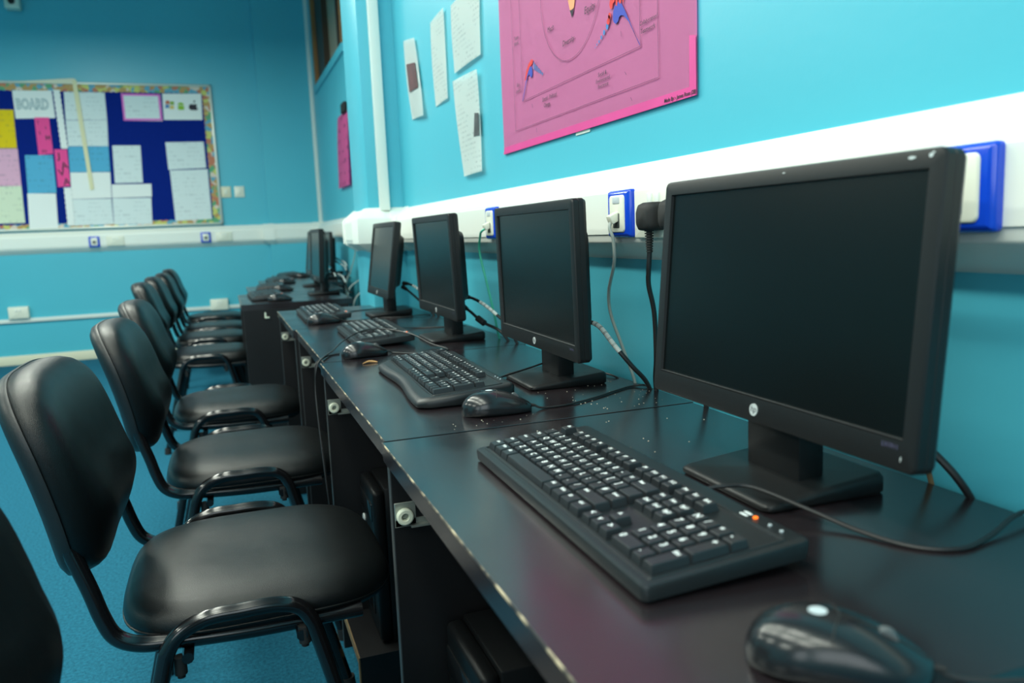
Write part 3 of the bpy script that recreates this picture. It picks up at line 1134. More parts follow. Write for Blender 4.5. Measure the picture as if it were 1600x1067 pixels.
def make_chair():
    t = thing('chair', '', 'chair', group='black padded chairs')
    n = 64
    # seat cushion: x towards the desk, y sideways
    bm = B()
    rings = []
    for s, z in ((0.70, 0.419), (0.93, 0.419), (0.975, 0.423), (0.995, 0.432), (1.0, 0.442), (0.992, 0.451), (0.97, 0.460), (0.93, 0.468), (0.86, 0.4745), (0.74, 0.480), (0.58, 0.484), (0.40, 0.486), (0.2, 0.487), (0.05, 0.487)):
        r = []
        for x, y in superell(0.222 * s, 0.230 * s, n, 3.7):
            fx = x / 0.222
            dz = -0.020 * max(0, fx - 0.45) ** 1.5 if z > 0.43 else -0.006 * max(0, fx - 0.45)
            dish = -0.006 * math.exp(-((x + 0.02) ** 2 + y * y) / 0.012) if z > 0.47 else 0
            r.append((x + 0.018, y, z + dz + dish))
        rings.append(r)
    add_rings(bm, rings)
    obj('seat', bm, M['leather'], t, angle=75)
    bm = B()
    pts = superell(0.2215, 0.2295, n, 3.7, 0.018)
    add_tube(bm, [(x, y, 0.4345 - 0.006 * max(0, (x - 0.018) / 0.222 - 0.45)) for x, y in pts] + [(pts[0][0], pts[0][1], 0.4345 - 0.0033)], 0.0022, 6, 0, caps=False)
    obj('seat_piping', bm, M['leather'], t)
    bm = B()
    add_rings(bm, [[(x, y, z) for x, y in superell(0.205 * s, 0.214 * s, n, 3.7, 0.018)] for s, z in ((0.9, 0.408), (1.0, 0.412), (1.0, 0.420))])
    obj('seat_pan', bm, M['shell'], t)

    # backrest, leaning back and wrapping slightly round the sitter
    tl = R_(13)
    C = Vector((-0.284, 0, 0.684))

    def bp(y, v, d):
        """y sideways, v up along the back, d forwards out of the back"""
        d2 = d + 0.016 * (y / 0.23) ** 2 - 0.012 * (v / 0.155) ** 2
        p = C + Vector((d2 * math.cos(tl) - v * math.sin(tl), y, v * math.cos(tl) + d2 * math.sin(tl)))
        return p

    def outline(s, inset=0.0):
        o = []
        for y, v in superell(0.234, 0.162, n, 3.4):
            if v < 0:
                y, v = superpt(y / 0.234, v / 0.162, 3.4, 4.6)
                y, v = y * 0.234, v * 0.162
            wv = 1.0 - 0.05 * max(0, -v / 0.158)
            o.append(((y * wv) * s, v * s))
        return o
    bm = B()
    rings = []
    for s, d in ((0.90, 0.004), (0.985, 0.004), (1.0, 0.009), (1.0, 0.022), (0.985, 0.036), (0.955, 0.046), (0.91, 0.053), (0.83, 0.059), (0.70, 0.063), (0.52, 0.065), (0.3, 0.066), (0.08, 0.0665)):
        r = []
        for y, v in outline(s):
            lum = 0.016 * math.exp(-((v + 0.07) / 0.055) ** 2) * max(0, min(1, (1.0 - s) / 0.3))
            r.append(bp(y, v, d + lum))
        rings.append(r)
    add_rings(bm, rings)
    obj('backrest', bm, M['leather'], t, angle=75)
    bm = B()
    rings = []
    for s, d in ((0.08, -0.018), (0.5, -0.018), (0.82, -0.017), (0.93, -0.014), (0.99, -0.006), (1.012, 0.006), (1.010, 0.010), (0.98, 0.010)):
        rings.append([bp(y, v, d) for y, v in outline(s)])
    add_rings(bm, rings)
    obj('back_shell', bm, M['shell'], t, angle=60)

    # tubular frame: an arch each side and a bent tube carrying the back
    for sgn in (-1, 1):
        y = 0.248 * sgn
        yf = 0.262 * sgn
        bm = B()
        path = [(-0.232, yf, 0.012), (-0.20, yf, 0.14), (-0.165, y + 0.008 * sgn, 0.28), (-0.138, y, 0.385), (-0.126, y, 0.425), (-0.104, y, 0.451), (-0.066, y, 0.4655), (-0.02, y, 0.4665), (0.028, y, 0.4665),
                (0.064, y, 0.458), (0.084, y, 0.434), (0.098, y, 0.385), (0.124, y + 0.008 * sgn, 0.28), (0.160, yf, 0.14), (0.192, yf, 0.012)]
        add_tube(bm, path, 0.0125, 14, 6)
        fr = obj('side_frame', bm, M['tube'], t, angle=60)
        for fx in (-0.233, 0.193):
            b2 = B(); add_cyl(b2, (fx, yf, 0.0), (fx * 0.985, yf, 0.03), 0.0155, 14)
            obj('foot_cap', b2, M['rubber'], fr)
        for fx, fz in ((-0.112, 0.395), (0.074, 0.405)):
            b2 = B(); add_cyl(b2, (fx, y - 0.012 * sgn, fz + 0.012), (fx, y - 0.012 * sgn, fz - 0.016), 0.0095, 12)
            add_cyl(b2, (fx, y - 0.012 * sgn, fz - 0.016), (fx, y - 0.012 * sgn, fz - 0.022), 0.006, 12)
            obj('stacking_stud', b2, M['rubber'], fr)
        bm = B()
        yb = 0.218 * sgn
        add_tube(bm, [(0.17, yb * 0.98, 0.416), (0.0, yb, 0.418), (-0.12, yb, 0.425), (-0.168, yb, 0.431), (-0.198, yb, 0.449), (-0.213, yb * 0.995, 0.482), (-0.226, yb * 0.985, 0.53), (-0.248, yb * 0.97, 0.60), (-0.264, yb * 0.95, 0.66)], 0.0125, 12, 6)
        obj('back_tube', bm, M['tube'], t, angle=60)
    bm = B()
    for x in (-0.10, 0.07):
        add_tube(bm, [(x, -0.245, 0.405), (x, 0.245, 0.405)], 0.009, 10, 0)
    obj('cross_bars', bm, M['tube'], t)
    return t


ch = make_chair()
spots = [(0.0, 0.722, 0, 'black padded chair cut off at the bottom left, back turned to the camera'),
         (-0.002, 1.488, 0, 'nearest black padded chair whose whole seat and tall back are in view'),
         (0.020, 2.250, 0, 'second black padded chair with its whole seat in view, pulled up to the third desk'),
         (-0.004, 3.022, 0, 'third black padded chair with its seat in view, at the column-side desk'),
         (-0.105, 4.470, 0, 'black padded chair at the first desk of the far row, legs visible to the floor'),
         (-0.105, 5.210, 0, 'black padded chair at the second desk of the far row'),
         (-0.090, 5.830, 0, 'black padded chair at the third desk of the far row'),
         (-0.100, 6.670, 0, 'farthest black padded chair, nearest the pinboard wall')]
for i, (x, y, rz, lb) in enumerate(spots):
    o = ch if i == 0 else copy_tree(ch)
    place(o, (x, y, 0), R_(rz), lb)


# ------------------------------------------------------------------ sockets, plugs and cables on the trunking
FX = WX - 0.0545        # front face of the trunking lid
WALLM = Matrix(((0, 0, -1, 0), (-1, 0, 0, 0), (0, 1, 0, 0), (0, 0, 0, 1)))    # local x right, y up, z out of the near wall
BACKM = Matrix(((1, 0, 0, 0), (0, 0, -1, 0), (0, 1, 0, 0), (0, 0, 0, 1)))     # the same on the far wall


def plate(bm, w, h, r, z0, z1, bev, cx=0.0, cy=0.0, n=4):
    def lp(i, z):
        return [(x, y, z) for x, y in rrect(w - 2 * i, h - 2 * i, max(r - i, 0.0004), n, cx, cy)]
    add_rings(bm, [lp(0, z0), lp(0, z1 - bev), lp(bev * 0.4, z1 - bev * 0.3), lp(bev, z1)])


def net_socket(y, z, label, plug=True):
    t = thing('network_socket', label, 'socket', mtx=Matrix.Translation((FX, y, z)) @ WALLM, group='blue network sockets')
    bm = B(); plate(bm, 0.085, 0.084, 0.005, 0.0, 0.013, 0.007)
    obj('blue_frame', bm, M['blue'], t, angle=50)
    bm = B(); plate(bm, 0.056, 0.066, 0.007, 0.010, 0.0155, 0.002)
    ins = obj('insert', bm, M['socket'], t, angle=50)
    bm = B(); plate(bm, 0.026, 0.012, 0.002, 0.015, 0.0164, 0.0006, 0, 0.024)
    obj('label_window', bm, M['legend_grey'], ins)
    bm = B(); plate(bm, 0.024, 0.026, 0.002, 0.014, 0.0163, 0.0006, 0.0, -0.012)
    obj('port', bm, M['socket_dark'] if plug else M['trunk_seam'], ins)
    if plug:
        bm = B(); add_box(bm, (-0.0085, -0.010, 0.010), (0.0085, 0.006, 0.032), bevel=0.002, mtx=Matrix.Rotation(R_(24), 4, 'X') @ Matrix.Translation((0, 0.004, 0)))
        obj('connector', bm, M['socket'], t)
    return t


net_socket(0.592, 1.0515, 'blue-framed network socket half hidden behind the nearest monitor', plug=False)
net_socket(1.296, 1.0510, 'blue-framed network socket with a grey cable, beside the black plugs')
net_socket(2.024, 1.0505, 'blue-framed network socket with a green cable, behind the second monitor')

t = thing('power_socket', 'white double power socket on the trunking beside the nearest monitor', 'socket', mtx=Matrix.Translation((FX, 1.173, 1.0485)) @ WALLM)
bm = B(); plate(bm, 0.140, 0.084, 0.004, 0.0, 0.0085, 0.003)
obj('faceplate', bm, M['socket'], t, angle=50)
for sx in (-0.012, 0.012):
    bm = B(); add_box(bm, (sx - 0.007, 0.012, 0.006), (sx + 0.007, 0.034, 0.0125), bevel=0.002)
    obj('rocker_switch', bm, M['trunk'], t)


def plug(y, z, label):
    t = thing('power_plug', label, 'plug', mtx=Matrix.Translation((FX - 0.0085, y, z)) @ WALLM, group='black power plugs')
    bm = B()

    def lp(w, h, z_, cy):
        return [(x, yy, z_) for x, yy in rrect(w, h, 0.010, 4, 0, cy)]
    add_rings(bm, [lp(0.050, 0.046, 0.0, 0), lp(0.050, 0.046, 0.018, 0), lp(0.046, 0.042, 0.026, -0.001), lp(0.034, 0.032, 0.031, -0.002)])
    obj('plug_body', bm, M['rubber'], t, angle=50)
    bm = B()
    for k in range(9):
        add_cyl(bm, (0, -0.022 - k * 0.0042, 0.016), (0, -0.0245 - k * 0.0042, 0.016), 0.0078 - k * 0.0003, 12)
    add_cyl(bm, (0, -0.018, 0.016), (0, -0.060, 0.016), 0.0052, 12, 0.0042)
    obj('strain_relief', bm, M['rubber'], t)
    return t


plug(1.163, 1.043, 'black power plug hanging left of the nearest monitor')
plug(1.092, 1.045, 'black power plug mostly hidden behind the edge of the nearest monitor')


def cable(name, label, pts, m, r, cat='cable', group=None):
    bm = B(); add_tube(bm, pts, r, 10, 8)
    o = obj(name, bm, M[m])
    return tag(o, label, cat, group)


PXf = FX - 0.0245
cable('power_cable', 'black power cable dropping from the plug beside the nearest monitor',
      [(PXf, 1.163, 0.985), (PXf, 1.167, 0.955), (0.667, 1.178, 0.928), (0.680, 1.184, 0.88), (0.70, 1.215, 0.80), (0.718, 1.250, 0.745), (0.731, 1.255, 0.68)], 'cable', 0.0042)
cable('power_cable', 'black power cable behind the left edge of the nearest monitor',
      [(PXf, 1.092, 0.987), (PXf, 1.092, 0.95), (0.68, 1.10, 0.88), (0.72, 1.10, 0.76), (0.731, 1.10, 0.68)], 'cable', 0.0042)
cable('network_cable', 'grey network cable looping down the wall from the blue socket',
      [(0.658, 1.296, 1.036), (0.655, 1.293, 1.024), (0.660, 1.290, 1.005), (0.667, 1.302, 0.964), (0.680, 1.352, 0.909), (0.690, 1.366, 0.863), (0.704, 1.350, 0.803), (0.722, 1.338, 0.738), (0.731, 1.335, 0.68)], 'cable_grey', 0.0031)
cable('network_cable', 'green network cable curving down behind the second monitor',
      [(0.658, 2.024, 1.036), (0.652, 2.035, 1.03), (0.655, 2.058, 1.018), (0.664, 2.098, 0.973), (0.675, 2.083, 0.893), (0.690, 2.074, 0.804), (0.71, 2.10, 0.735), (0.731, 2.10, 0.68)], 'cable_green', 0.0031)


def video_cable(label, pts, lab=None):
    t = thing('video_cable', label, 'cable', group='monitor cables')
    bm = B(); add_tube(bm, pts, 0.0042, 10, 8)
    obj('lead', bm, M['cable'], t)
    P = smooth_path(pts, 8)
    bm = B(); add_tube(bm, P[0:7], 0.008, 12, 0, rs=lambda q: 0.0085 - 0.003 * q)
    obj('connector', bm, M['rubber'], t)
    if lab:
        a, b = int(lab[0] * (len(P) - 1)), int(lab[1] * (len(P) - 1))
        bm = B(); add_tube(bm, P[a:b + 1], 0.0046, 12, 0)
        lo = obj('white_label', bm, M['label'], t)
        bm = B()
        for k in range(a + 1, b - 1, 2):
            d = (P[k + 1] - P[k]).normalized()
            for q in (0.25, 0.6):
                c = P[k].lerp(P[k + 1], q)
                add_cyl(bm, c - d * 0.0004, c + d * 0.0004, 0.00465, 12)
        obj('printed_marks', bm, M['ink'], lo)
    return t


video_cable('black video cable with a white label behind the second monitor',
            [(0.625, 1.395, 0.853), (0.632, 1.372, 0.853), (0.645, 1.330, 0.848), (0.660, 1.292, 0.812), (0.685, 1.275, 0.775), (0.712, 1.27, 0.742), (0.731, 1.27, 0.69)], (0.30, 0.56))
video_cable('black video cable with a white label behind the third monitor',
            [(0.622, 2.14, 0.852), (0.635, 2.10, 0.850), (0.655, 2.06, 0.835), (0.68, 2.02, 0.806), (0.70, 1.99, 0.775), (0.731, 1.97, 0.70)], (0.35, 0.6))
t = video_cable('thin black power lead with a bulge behind the third monitor',
                [(0.625, 2.17, 0.826), (0.64, 2.14, 0.81), (0.665, 2.10, 0.78), (0.70, 2.05, 0.755), (0.731, 2.03, 0.70)])
bm = B(); add_cyl(bm, (0.655, 2.118, 0.791), (0.668, 2.097, 0.777), 0.009, 14)
obj('ferrite', bm, M['rubber'], t)
video_cable('black video cable with a white label behind the leaning monitor',
            [(0.63, 2.95, 0.85), (0.645, 2.91, 0.847), (0.665, 2.87, 0.83), (0.69, 2.82, 0.79), (0.731, 2.80, 0.71)], (0.35, 0.6))
t = video_cable('thin black power lead with a bulge behind the leaning monitor',
                [(0.632, 2.98, 0.835), (0.645, 2.94, 0.82), (0.675, 2.90, 0.785), (0.70, 2.86, 0.755), (0.731, 2.84, 0.70)])
bm = B(); add_cyl(bm, (0.683, 2.888, 0.776), (0.697, 2.866, 0.759), 0.009, 14)
obj('ferrite', bm, M['rubber'], t)
video_cable('thick black video cable behind the nearest monitor', [(0.62, 0.69, 0.86), (0.645, 0.668, 0.848), (0.68, 0.645, 0.80), (0.705, 0.607, 0.755), (0.73, 0.60, 0.71), (0.731, 0.60, 0.66)])
cable('loose_cable', 'beige cable stub behind the lower corner of the nearest monitor', [(0.70, 0.665, 0.80), (0.715, 0.66, 0.77), (0.728, 0.655, 0.72), (0.731, 0.655, 0.68)], 'raw_board', 0.003)
for i, (y, dy, vx) in enumerate(((4.42, -0.15, 0.54), (5.2, -0.2, 0.585), (5.97, -0.15, 0.77), (6.75, -0.2, 0.88))):
    video_cable(['black video cable hanging behind the first far-row monitor', 'black video cable hanging behind the second far-row monitor', 'black video cable hanging behind the third far-row monitor',
                 'black video cable hanging behind the last far-row monitor'][i],
                [(vx, y - 0.05, 0.86), (vx + 0.02, y + dy * 0.5, 0.845), (vx + 0.05, y + dy, 0.82), (vx + 0.07, y + dy, 0.75), (vx + 0.09, y + dy, TOP + 0.006)], (0.35, 0.6))
for i, (y, ex) in enumerate(((4.15, 0.64), (4.85, 0.71), (5.7, 0.82))):
    cable('network_cable', ['grey network cable falling from the set-back wall near the column', 'grey network cable falling from the set-back wall, middle one', 'grey network cable falling from the set-back wall, farthest one'][i],
          [(RX - 0.06, y, 1.05), (RX - 0.075, y, 1.0), (RX - 0.08, y + 0.05, 0.9), ((RX - 0.08 + ex) / 2, y + 0.1, 0.78), (ex, y + 0.1, 0.70), (ex - 0.01, y + 0.1, 0.5)], 'cable_grey', 0.004)

# ------------------------------------------------------------------ pink poster
PY, PZ, PW, PH = 2.065, 1.232, 0.931, 0.63
po = thing('poster', 'large pink poster with drawn frame, circle and blue and red figures', 'poster', mtx=Matrix.Translation((WX - 0.0005, PY, PZ)) @ WALLM)
bm = B()
nx, ny = 24, 14
g = [[bm.verts.new((PW * i / nx, PH * j / ny, 0.003 + 0.0016 * math.sin(i * 0.9 + j * 0.5) * (j / ny))) for i in range(nx + 1)] for j in range(ny + 1)]
for j in range(ny):
    for i in range(nx):
        bm.faces.new((g[j][i], g[j][i + 1], g[j + 1][i + 1], g[j + 1][i]))
bmesh.ops.solidify(bm, geom=list(bm.faces), thickness=0.0006)
obj('sheet', bm, M['poster'], po)
ZP = 0.0056


def pv(Y, z):
    return (PY - Y, z - PZ)


def pflat(name, pts, m, z=ZP):
    bm = B(); add_poly(bm, pts, z)
    return obj(name, bm, m, po, smooth=False)


def plines(name, segs, w, m, z=ZP):
    bm = B()
    for a, b in segs:
        add_line(bm, a, b, w, z)
    return obj(name, bm, m, po, smooth=False)


pflat('border_strip', [(0, 0), (PW, 0), (PW - 0.02, 0.016), (0.008, 0.017)], M['poster_band'], ZP - 0.0003)
pflat('border_strip', [(PW - 0.02, 0.016), (PW, 0.0), (PW, 0.092), (PW - 0.019, 0.096)], M['poster_band'], ZP - 0.0003)
o0, o1 = pv(1.965, 1.281), pv(1.250, 1.281)
plines('drawn_frame', [(o0, o1), (o1, (o1[0], 0.585)), ((o1[0], 0.585), (o0[0], 0.585)), ((o0[0], 0.585), o0)], 0.0016, M['ink_soft'])
i0, i1 = pv(1.907, 1.346), pv(1.312, 1.346)
plines('drawn_frame', [(i0, i1), (i1, (i1[0], 0.52)), ((i1[0], 0.52), (i0[0], 0.52)), ((i0[0], 0.52), i0)], 0.0016, M['ink_soft'])
cc = pv(1.612, 1.544)
ang = [2 * PI * k / 72 for k in range(73)]
plines('drawn_circle', [((cc[0] + 0.158 * math.cos(a), cc[1] + 0.158 * math.sin(a)), (cc[0] + 0.158 * math.cos(b), cc[1] + 0.158 * math.sin(b))) for a, b in zip(ang, ang[1:])], 0.0017, M['ink_soft'])
c0 = pv(1.599, 1.467)
pflat('pencil_drawing', [(c0[0] - 0.010, c0[1] + 0.017), (c0[0] + 0.010, c0[1] + 0.017), (c0[0] + 0.027, c0[1] + 0.062), (c0[0] + 0.027, c0[1] + 0.14), (c0[0] - 0.027, c0[1] + 0.14), (c0[0] - 0.027, c0[1] + 0.062)], M['p_orange'])
pflat('pencil_tip', [c0, (c0[0] + 0.0105, c0[1] + 0.018), (c0[0], c0[1] + 0.015), (c0[0] - 0.0105, c0[1] + 0.018)], M['ink'], ZP + 0.0003)
# bent blue figure in the lower right corner
pflat('blue_figure', [pv(*q) for q in ((1.312, 1.3465), (1.3145, 1.352), (1.352, 1.398), (1.372, 1.414), (1.382, 1.417), (1.389, 1.416), (1.394, 1.409), (1.403, 1.4065), (1.411, 1.411), (1.4155, 1.4185), (1.413, 1.431),
                                        (1.405, 1.440), (1.395, 1.443), (1.383, 1.4415), (1.369, 1.4255), (1.350, 1.399), (1.332, 1.374), (1.316, 1.351))], M['p_blue'])
for (Yc, zc_, a, b) in ((1.428, 1.4275, 0.0055, 0.006), (1.4335, 1.4185, 0.0065, 0.006), (1.4305, 1.4235, 0.0045, 0.006), (1.420, 1.4475, 0.007, 0.010), (1.412, 1.454, 0.009, 0.008), (1.398, 1.449, 0.004, 0.012), (1.384, 1.4475, 0.005, 0.010), (1.372, 1.446, 0.003, 0.010), (1.392, 1.458, 0.022, 0.006)):
    u, v = pv(Yc, zc_)
    pflat('red_mark', [(u + a * math.cos(k * PI / 6), v + b * math.sin(k * PI / 6)) for k in range(12)], M['p_red'], ZP + 0.0002 + Yc * 1e-5)
for (Yc, zc_, s) in ((1.439, 1.411, 1.0), (1.453, 1.403, 0.82), (1.465, 1.3965, 0.64), (1.4755, 1.391, 0.5), (1.485, 1.3875, 0.36), (1.493, 1.3835, 0.25)):
    u, v = pv(Yc, zc_)
    pflat('blue_dot', [(u + 0.0056 * s * math.cos(k * PI / 6), v + 0.0062 * s * math.sin(k * PI / 6)) for k in range(12)], M['p_lblue'])
# the same figure, smaller, lower left
pflat('blue_figure', [pv(*q) for q in ((1.909, 1.3455), (1.905, 1.3465), (1.868, 1.398), (1.856, 1.402), (1.850, 1.394), (1.842, 1.391), (1.835, 1.396), (1.835, 1.411), (1.842, 1.4175), (1.852, 1.4165), (1.872, 1.400))], M['p_blue'])
pflat('red_mark', [pv(*q) for q in ((1.888, 1.392), (1.876, 1.411), (1.858, 1.426), (1.838, 1.4325), (1.828, 1.428), (1.834, 1.421), (1.852, 1.4165), (1.866, 1.407), (1.878, 1.392))], M['p_red'])
for k in range(6):
    u, v = pv(1.823 - k * 0.010, 1.414 - k * 0.0055)
    h = 0.0085 * (1 - k / 7.5)
    pflat('blue_dot', [(u - 0.0028, v - h), (u + 0.0028, v - h), (u + 0.0028, v + h), (u - 0.0028, v + h)], M['p_lblue'])
plines('pencil_tick', [(pv(1.384, 1.389), pv(1.383, 1.379)), (pv(1.372, 1.314), pv(1.366, 1.307)), (pv(1.351, 1.264), pv(1.346, 1.257)), (pv(1.846, 1.330), pv(1.842, 1.320)), (pv(1.823, 1.271), pv(1.819, 1.260))], 0.0012, M['ink_soft'])


def ptext(s, Y, z, size, m='ink', al='CENTER', bold=0.0):
    u, v = pv(Y, z)
    lettering(s, size, M[m], po, (u, v, ZP + 0.0004), 0, al, 0.15, bold)


ptext('Equity', 1.514, 1.458, 0.020)
ptext('Merit', 1.716, 1.468, 0.016)
ptext('Diversity', 1.622, 1.420, 0.017)
ptext('Collaboration/', 1.2815, 1.3805, 0.0105)
ptext('Teamwork', 1.284, 1.366, 0.0115)
ptext('Social &', 1.465, 1.3245, 0.0115)
ptext('Environmental', 1.463, 1.3135, 0.0105)
ptext('Awareness', 1.463, 1.3025, 0.0105)
ptext('Social   Political', 1.736, 1.324, 0.0135)
ptext('Change', 1.752, 1.310, 0.0125)
ptext('Team', 1.934, 1.499, 0.013)
ptext('Work', 1.936, 1.486, 0.013)
ptext('Eco', 1.934, 1.386, 0.013)
ptext('Leader', 1.934, 1.372, 0.013)
ptext('Made By :- James Rose (2B)', 1.183, 1.2352, 0.0088, bold=0.0002)
bm = B(); add_box(bm, (PY - 1.606, -0.006, 0.0008), (PY - 1.536, 0.006, 0.0018))
tp = obj('white_tape', bm, M['tape'], po)


# ------------------------------------------------------------------ loose papers on the near wall
def curled(name, label, corners, m, xface, bulge=0.006, cat='paper', group=None, mtx=WALLM, near=True, lift=(0, 0, 0, 0)):
    """sheet through four wall points (Y, z): top-left, top-right, bottom-right, bottom-left"""
    c = corners
    oy, oz = c[3]
    t = tag(obj(name, _patch([(oy - p[0], p[1] - oz) for p in c], bulge, lift), m), label, cat, group)
    t.matrix_world = Matrix.Translation((xface, oy, oz)) @ mtx
    return t


def _patch(q, bulge, lift, n=10):
    bm = B()
    tl, tr, br, bl = [Vector(p) for p in q]
    g = []
    for j in range(n + 1):
        v = j / n
        row = []
        for i in range(n + 1):
            u = i / n
            p = (bl * (1 - u) + br * u) * (1 - v) + (tl * (1 - u) + tr * u) * v
            z = 0.0015 + bulge * math.sin(PI * v) * 0.6 + bulge * math.sin(PI * u) * 0.3
            z += (lift[0] * (1 - u) * v ** 3 + lift[1] * u * v ** 3 + lift[2] * u * (1 - v) ** 3 + lift[3] * (1 - u) * (1 - v) ** 3)
            row.append(bm.verts.new((p.x, p.y, z)))
        g.append(row)
    for j in range(n):
        for i in range(n):
            bm.faces.new((g[j][i], g[j][i + 1], g[j + 1][i + 1], g[j + 1][i]))
    bmesh.ops.solidify(bm, geom=list(bm.faces), thickness=0.0005)
    return bm


WXF = WX - 0.0006
pA = curled('wall_paper_sheet', 'narrow white sheet with a dark red photo, leftmost on the near wall', [(3.192, 1.781), (2.982, 1.745), (2.884, 1.454), (3.116, 1.470)], M['paper_blank'], WXF, 0.008, lift=(0.0, 0.008, 0.014, 0))
bm = B(); add_poly(bm, [(3.116 - 3.118, 1.677 - 1.470), (3.116 - 2.980, 1.657 - 1.470), (3.116 - 2.950, 1.563 - 1.470), (3.116 - 3.092, 1.569 - 1.470)], 0.0128)
obj('printed_photo', bm, M['photo'], pA, smooth=False)
curled('wall_paper_sheet', 'tall white sheet with faint rows of writing, left of the two top papers', [(2.771, 1.745), (2.579, 1.745), (2.580, 1.464), (2.754, 1.463)], M['paper'], WXF, 0.006, lift=(0, 0.006, 0.006, 0))
curled('wall_paper_sheet', 'white sheet with blotchy sketches cut off by the top of the photo', [(2.513, 1.733), (2.208, 1.735), (2.218, 1.524), (2.486, 1.523)], M['paper'], WXF, 0.008, lift=(0, 0, 0.006, 0.006))
pD = curled('wall_paper_sheet', 'long white typed sheet with a small portrait, below the other papers', [(2.533, 1.508), (2.247, 1.490), (2.242, 1.204), (2.436, 1.202)], M['paper'], WXF, 0.008, lift=(0, 0.01, 0.01, 0.006))
bm = B(); add_poly(bm, [(2.436 - 2.288, 1.374 - 1.202), (2.436 - 2.248, 1.368 - 1.202), (2.436 - 2.252, 1.306 - 1.202), (2.436 - 2.306, 1.308 - 1.202)], 0.0115)
obj('printed_photo', bm, M['photo2'], pD, smooth=False)

# pink sheet and clip on the set-back wall
pR = curled('pink_sheet', 'hanging pink sheet with dark writing on the set-back wall below the window', [(6.657, 1.976), (6.107, 1.963), (6.135, 1.421), (6.716, 1.423)], paper_mat('paper_deep_pink', lin(244, 120, 186), ink=(0.1, 0.01, 0.06, 1), amount=0.75, lines=12, words=5), RX - 0.002, 0.02, lift=(0, 0, 0.02, 0.02))
bm = B(); add_box(bm, (RX - 0.03, 6.14, 1.955), (RX - 0.002, 6.30, 2.03), bevel=0.008)
tag(obj('bulldog_clip', bm, M['rubber']), 'black clip holding the hanging pink sheet', 'clip')

# ------------------------------------------------------------------ pinboard on the far wall
BX0, BX1, BZ0, BZ1 = -2.55, 0.035, 1.20, 2.505
nb = thing('notice_board', 'large blue pinboard with a patterned paper border on the far wall', 'notice board', mtx=Matrix.Translation((0, YB - 0.001, 0)) @ BACKM)
bm = B(); add_box(bm, (BX0 + 0.01, BZ0 + 0.01, 0.0), (BX1 - 0.01, BZ1 - 0.01, 0.018))
obj('felt_panel', bm, M['felt'], nb)
for lo, hi in (((BX0, BZ1 - 0.022, 0), (BX1, BZ1, 0.03)), ((BX0, BZ0, 0), (BX1, BZ0 + 0.022, 0.03)), ((BX0, BZ0, 0), (BX0 + 0.022, BZ1, 0.03)), ((BX1 - 0.024, BZ0, 0), (BX1, BZ1, 0.03))):
    bm = B(); add_box(bm, lo, hi, bevel=0.006)
    obj('frame_rail', bm, M['alu'], nb)


def scallop(bm, x0, x1, y0, y1, z, step=0.022, edge='bottom'):
    """paper strip with a scalloped edge"""
    if edge in ('bottom', 'top'):
        n = int((x1 - x0) / step)
        pts = []
        for k in range(n + 1):
            x = x0 + (x1 - x0) * k / n
            s = 0.007 if k % 2 else 0.0
            pts.append((x, (y0 - s) if edge == 'bottom' else (y1 + s)))
        pts = (pts + [(x1, y1), (x0, y1)]) if edge == 'bottom' else ([(x0, y0), (x1, y0)] + list(reversed(pts)))
    else:
        n = int((y1 - y0) / step)
        pts = [(x0 - (0.007 if k % 2 else 0), y0 + (y1 - y0) * k / n) for k in range(n + 1)]
        pts = list(reversed(pts)) + [(x1, y0), (x1, y1)]
        pts = [(x1, y1)] + [(x0 - (0.007 if k % 2 else 0), y1 - (y1 - y0) * k / n) for k in range(n + 1)] + [(x1, y0)]
    add_poly(bm, pts, z, z + 0.0008)


for args in ((BX0 + 0.02, BX1 - 0.02, BZ1 - 0.078, BZ1 - 0.02, 0.0185, 0.022, 'bottom'), (BX0 + 0.02, BX1 - 0.02, BZ0 + 0.02, BZ0 + 0.055, 0.0183, 0.022, 'top'), (BX1 - 0.082, BX1 - 0.022, BZ0 + 0.02, BZ1 - 0.02, 0.0180, 0.022, 'left')):
    bm = B(); scallop(bm, *args)
    obj('border_paper', bm, M['border'], nb, smooth=False)
bm = B(); add_poly(bm, [(-1.64, BZ1 - 0.012), (-1.13, BZ1 + 0.03), (-1.10, BZ1 + 0.025), (-1.10, BZ1 - 0.02)], 0.0305, 0.0315)
obj('loose_strip', bm, M['cream'], nb, smooth=False)

NZ = 0.020


def note(name, label, quad, m, layer=0, cat='paper', group='papers on the pinboard'):
    ox, oz = quad[3]
    bm = B()
    add_poly(bm, [(p[0] - ox, p[1] - oz) for p in (quad[3], quad[2], quad[1], quad[0])], 0.0, 0.0009)
    o = obj(name, bm, m, smooth=False)
    o.matrix_world = Matrix.Translation((ox, YB - 0.001 - NZ - 0.0012 * layer, oz)) @ BACKM
    return tag(o, label, cat, group)


note('paper_note', 'yellow sheet at the left edge of the pinboard', [(-1.86, 2.259), (-1.618, 2.259), (-1.625, 1.929), (-1.87, 1.93)], M['paper_yellow'])
note('paper_note', 'pale pink sheet below the yellow sheet on the pinboard', [(-1.87, 1.924), (-1.621, 1.924), (-1.627, 1.601), (-1.88, 1.603)], M['paper_pinkpale'])
note('paper_note', 'pale green sheet at the lower left of the pinboard', [(-1.88, 1.599), (-1.627, 1.601), (-1.633, 1.275), (-1.89, 1.276)], M['paper_green'])
bd = note('title_sheet', 'white title sheet with outlined capital letters on the pinboard', [(-1.609, 2.422), (-1.302, 2.428), (-1.297, 2.190), (-1.607, 2.182)], M['paper_blank'])
pk = note('pink_note', 'upper hot pink strip with dark letters on the pinboard', [(-1.462, 2.194), (-1.347, 2.195), (-1.346, 1.878), (-1.463, 1.867)], M['paper_hot'], 1)
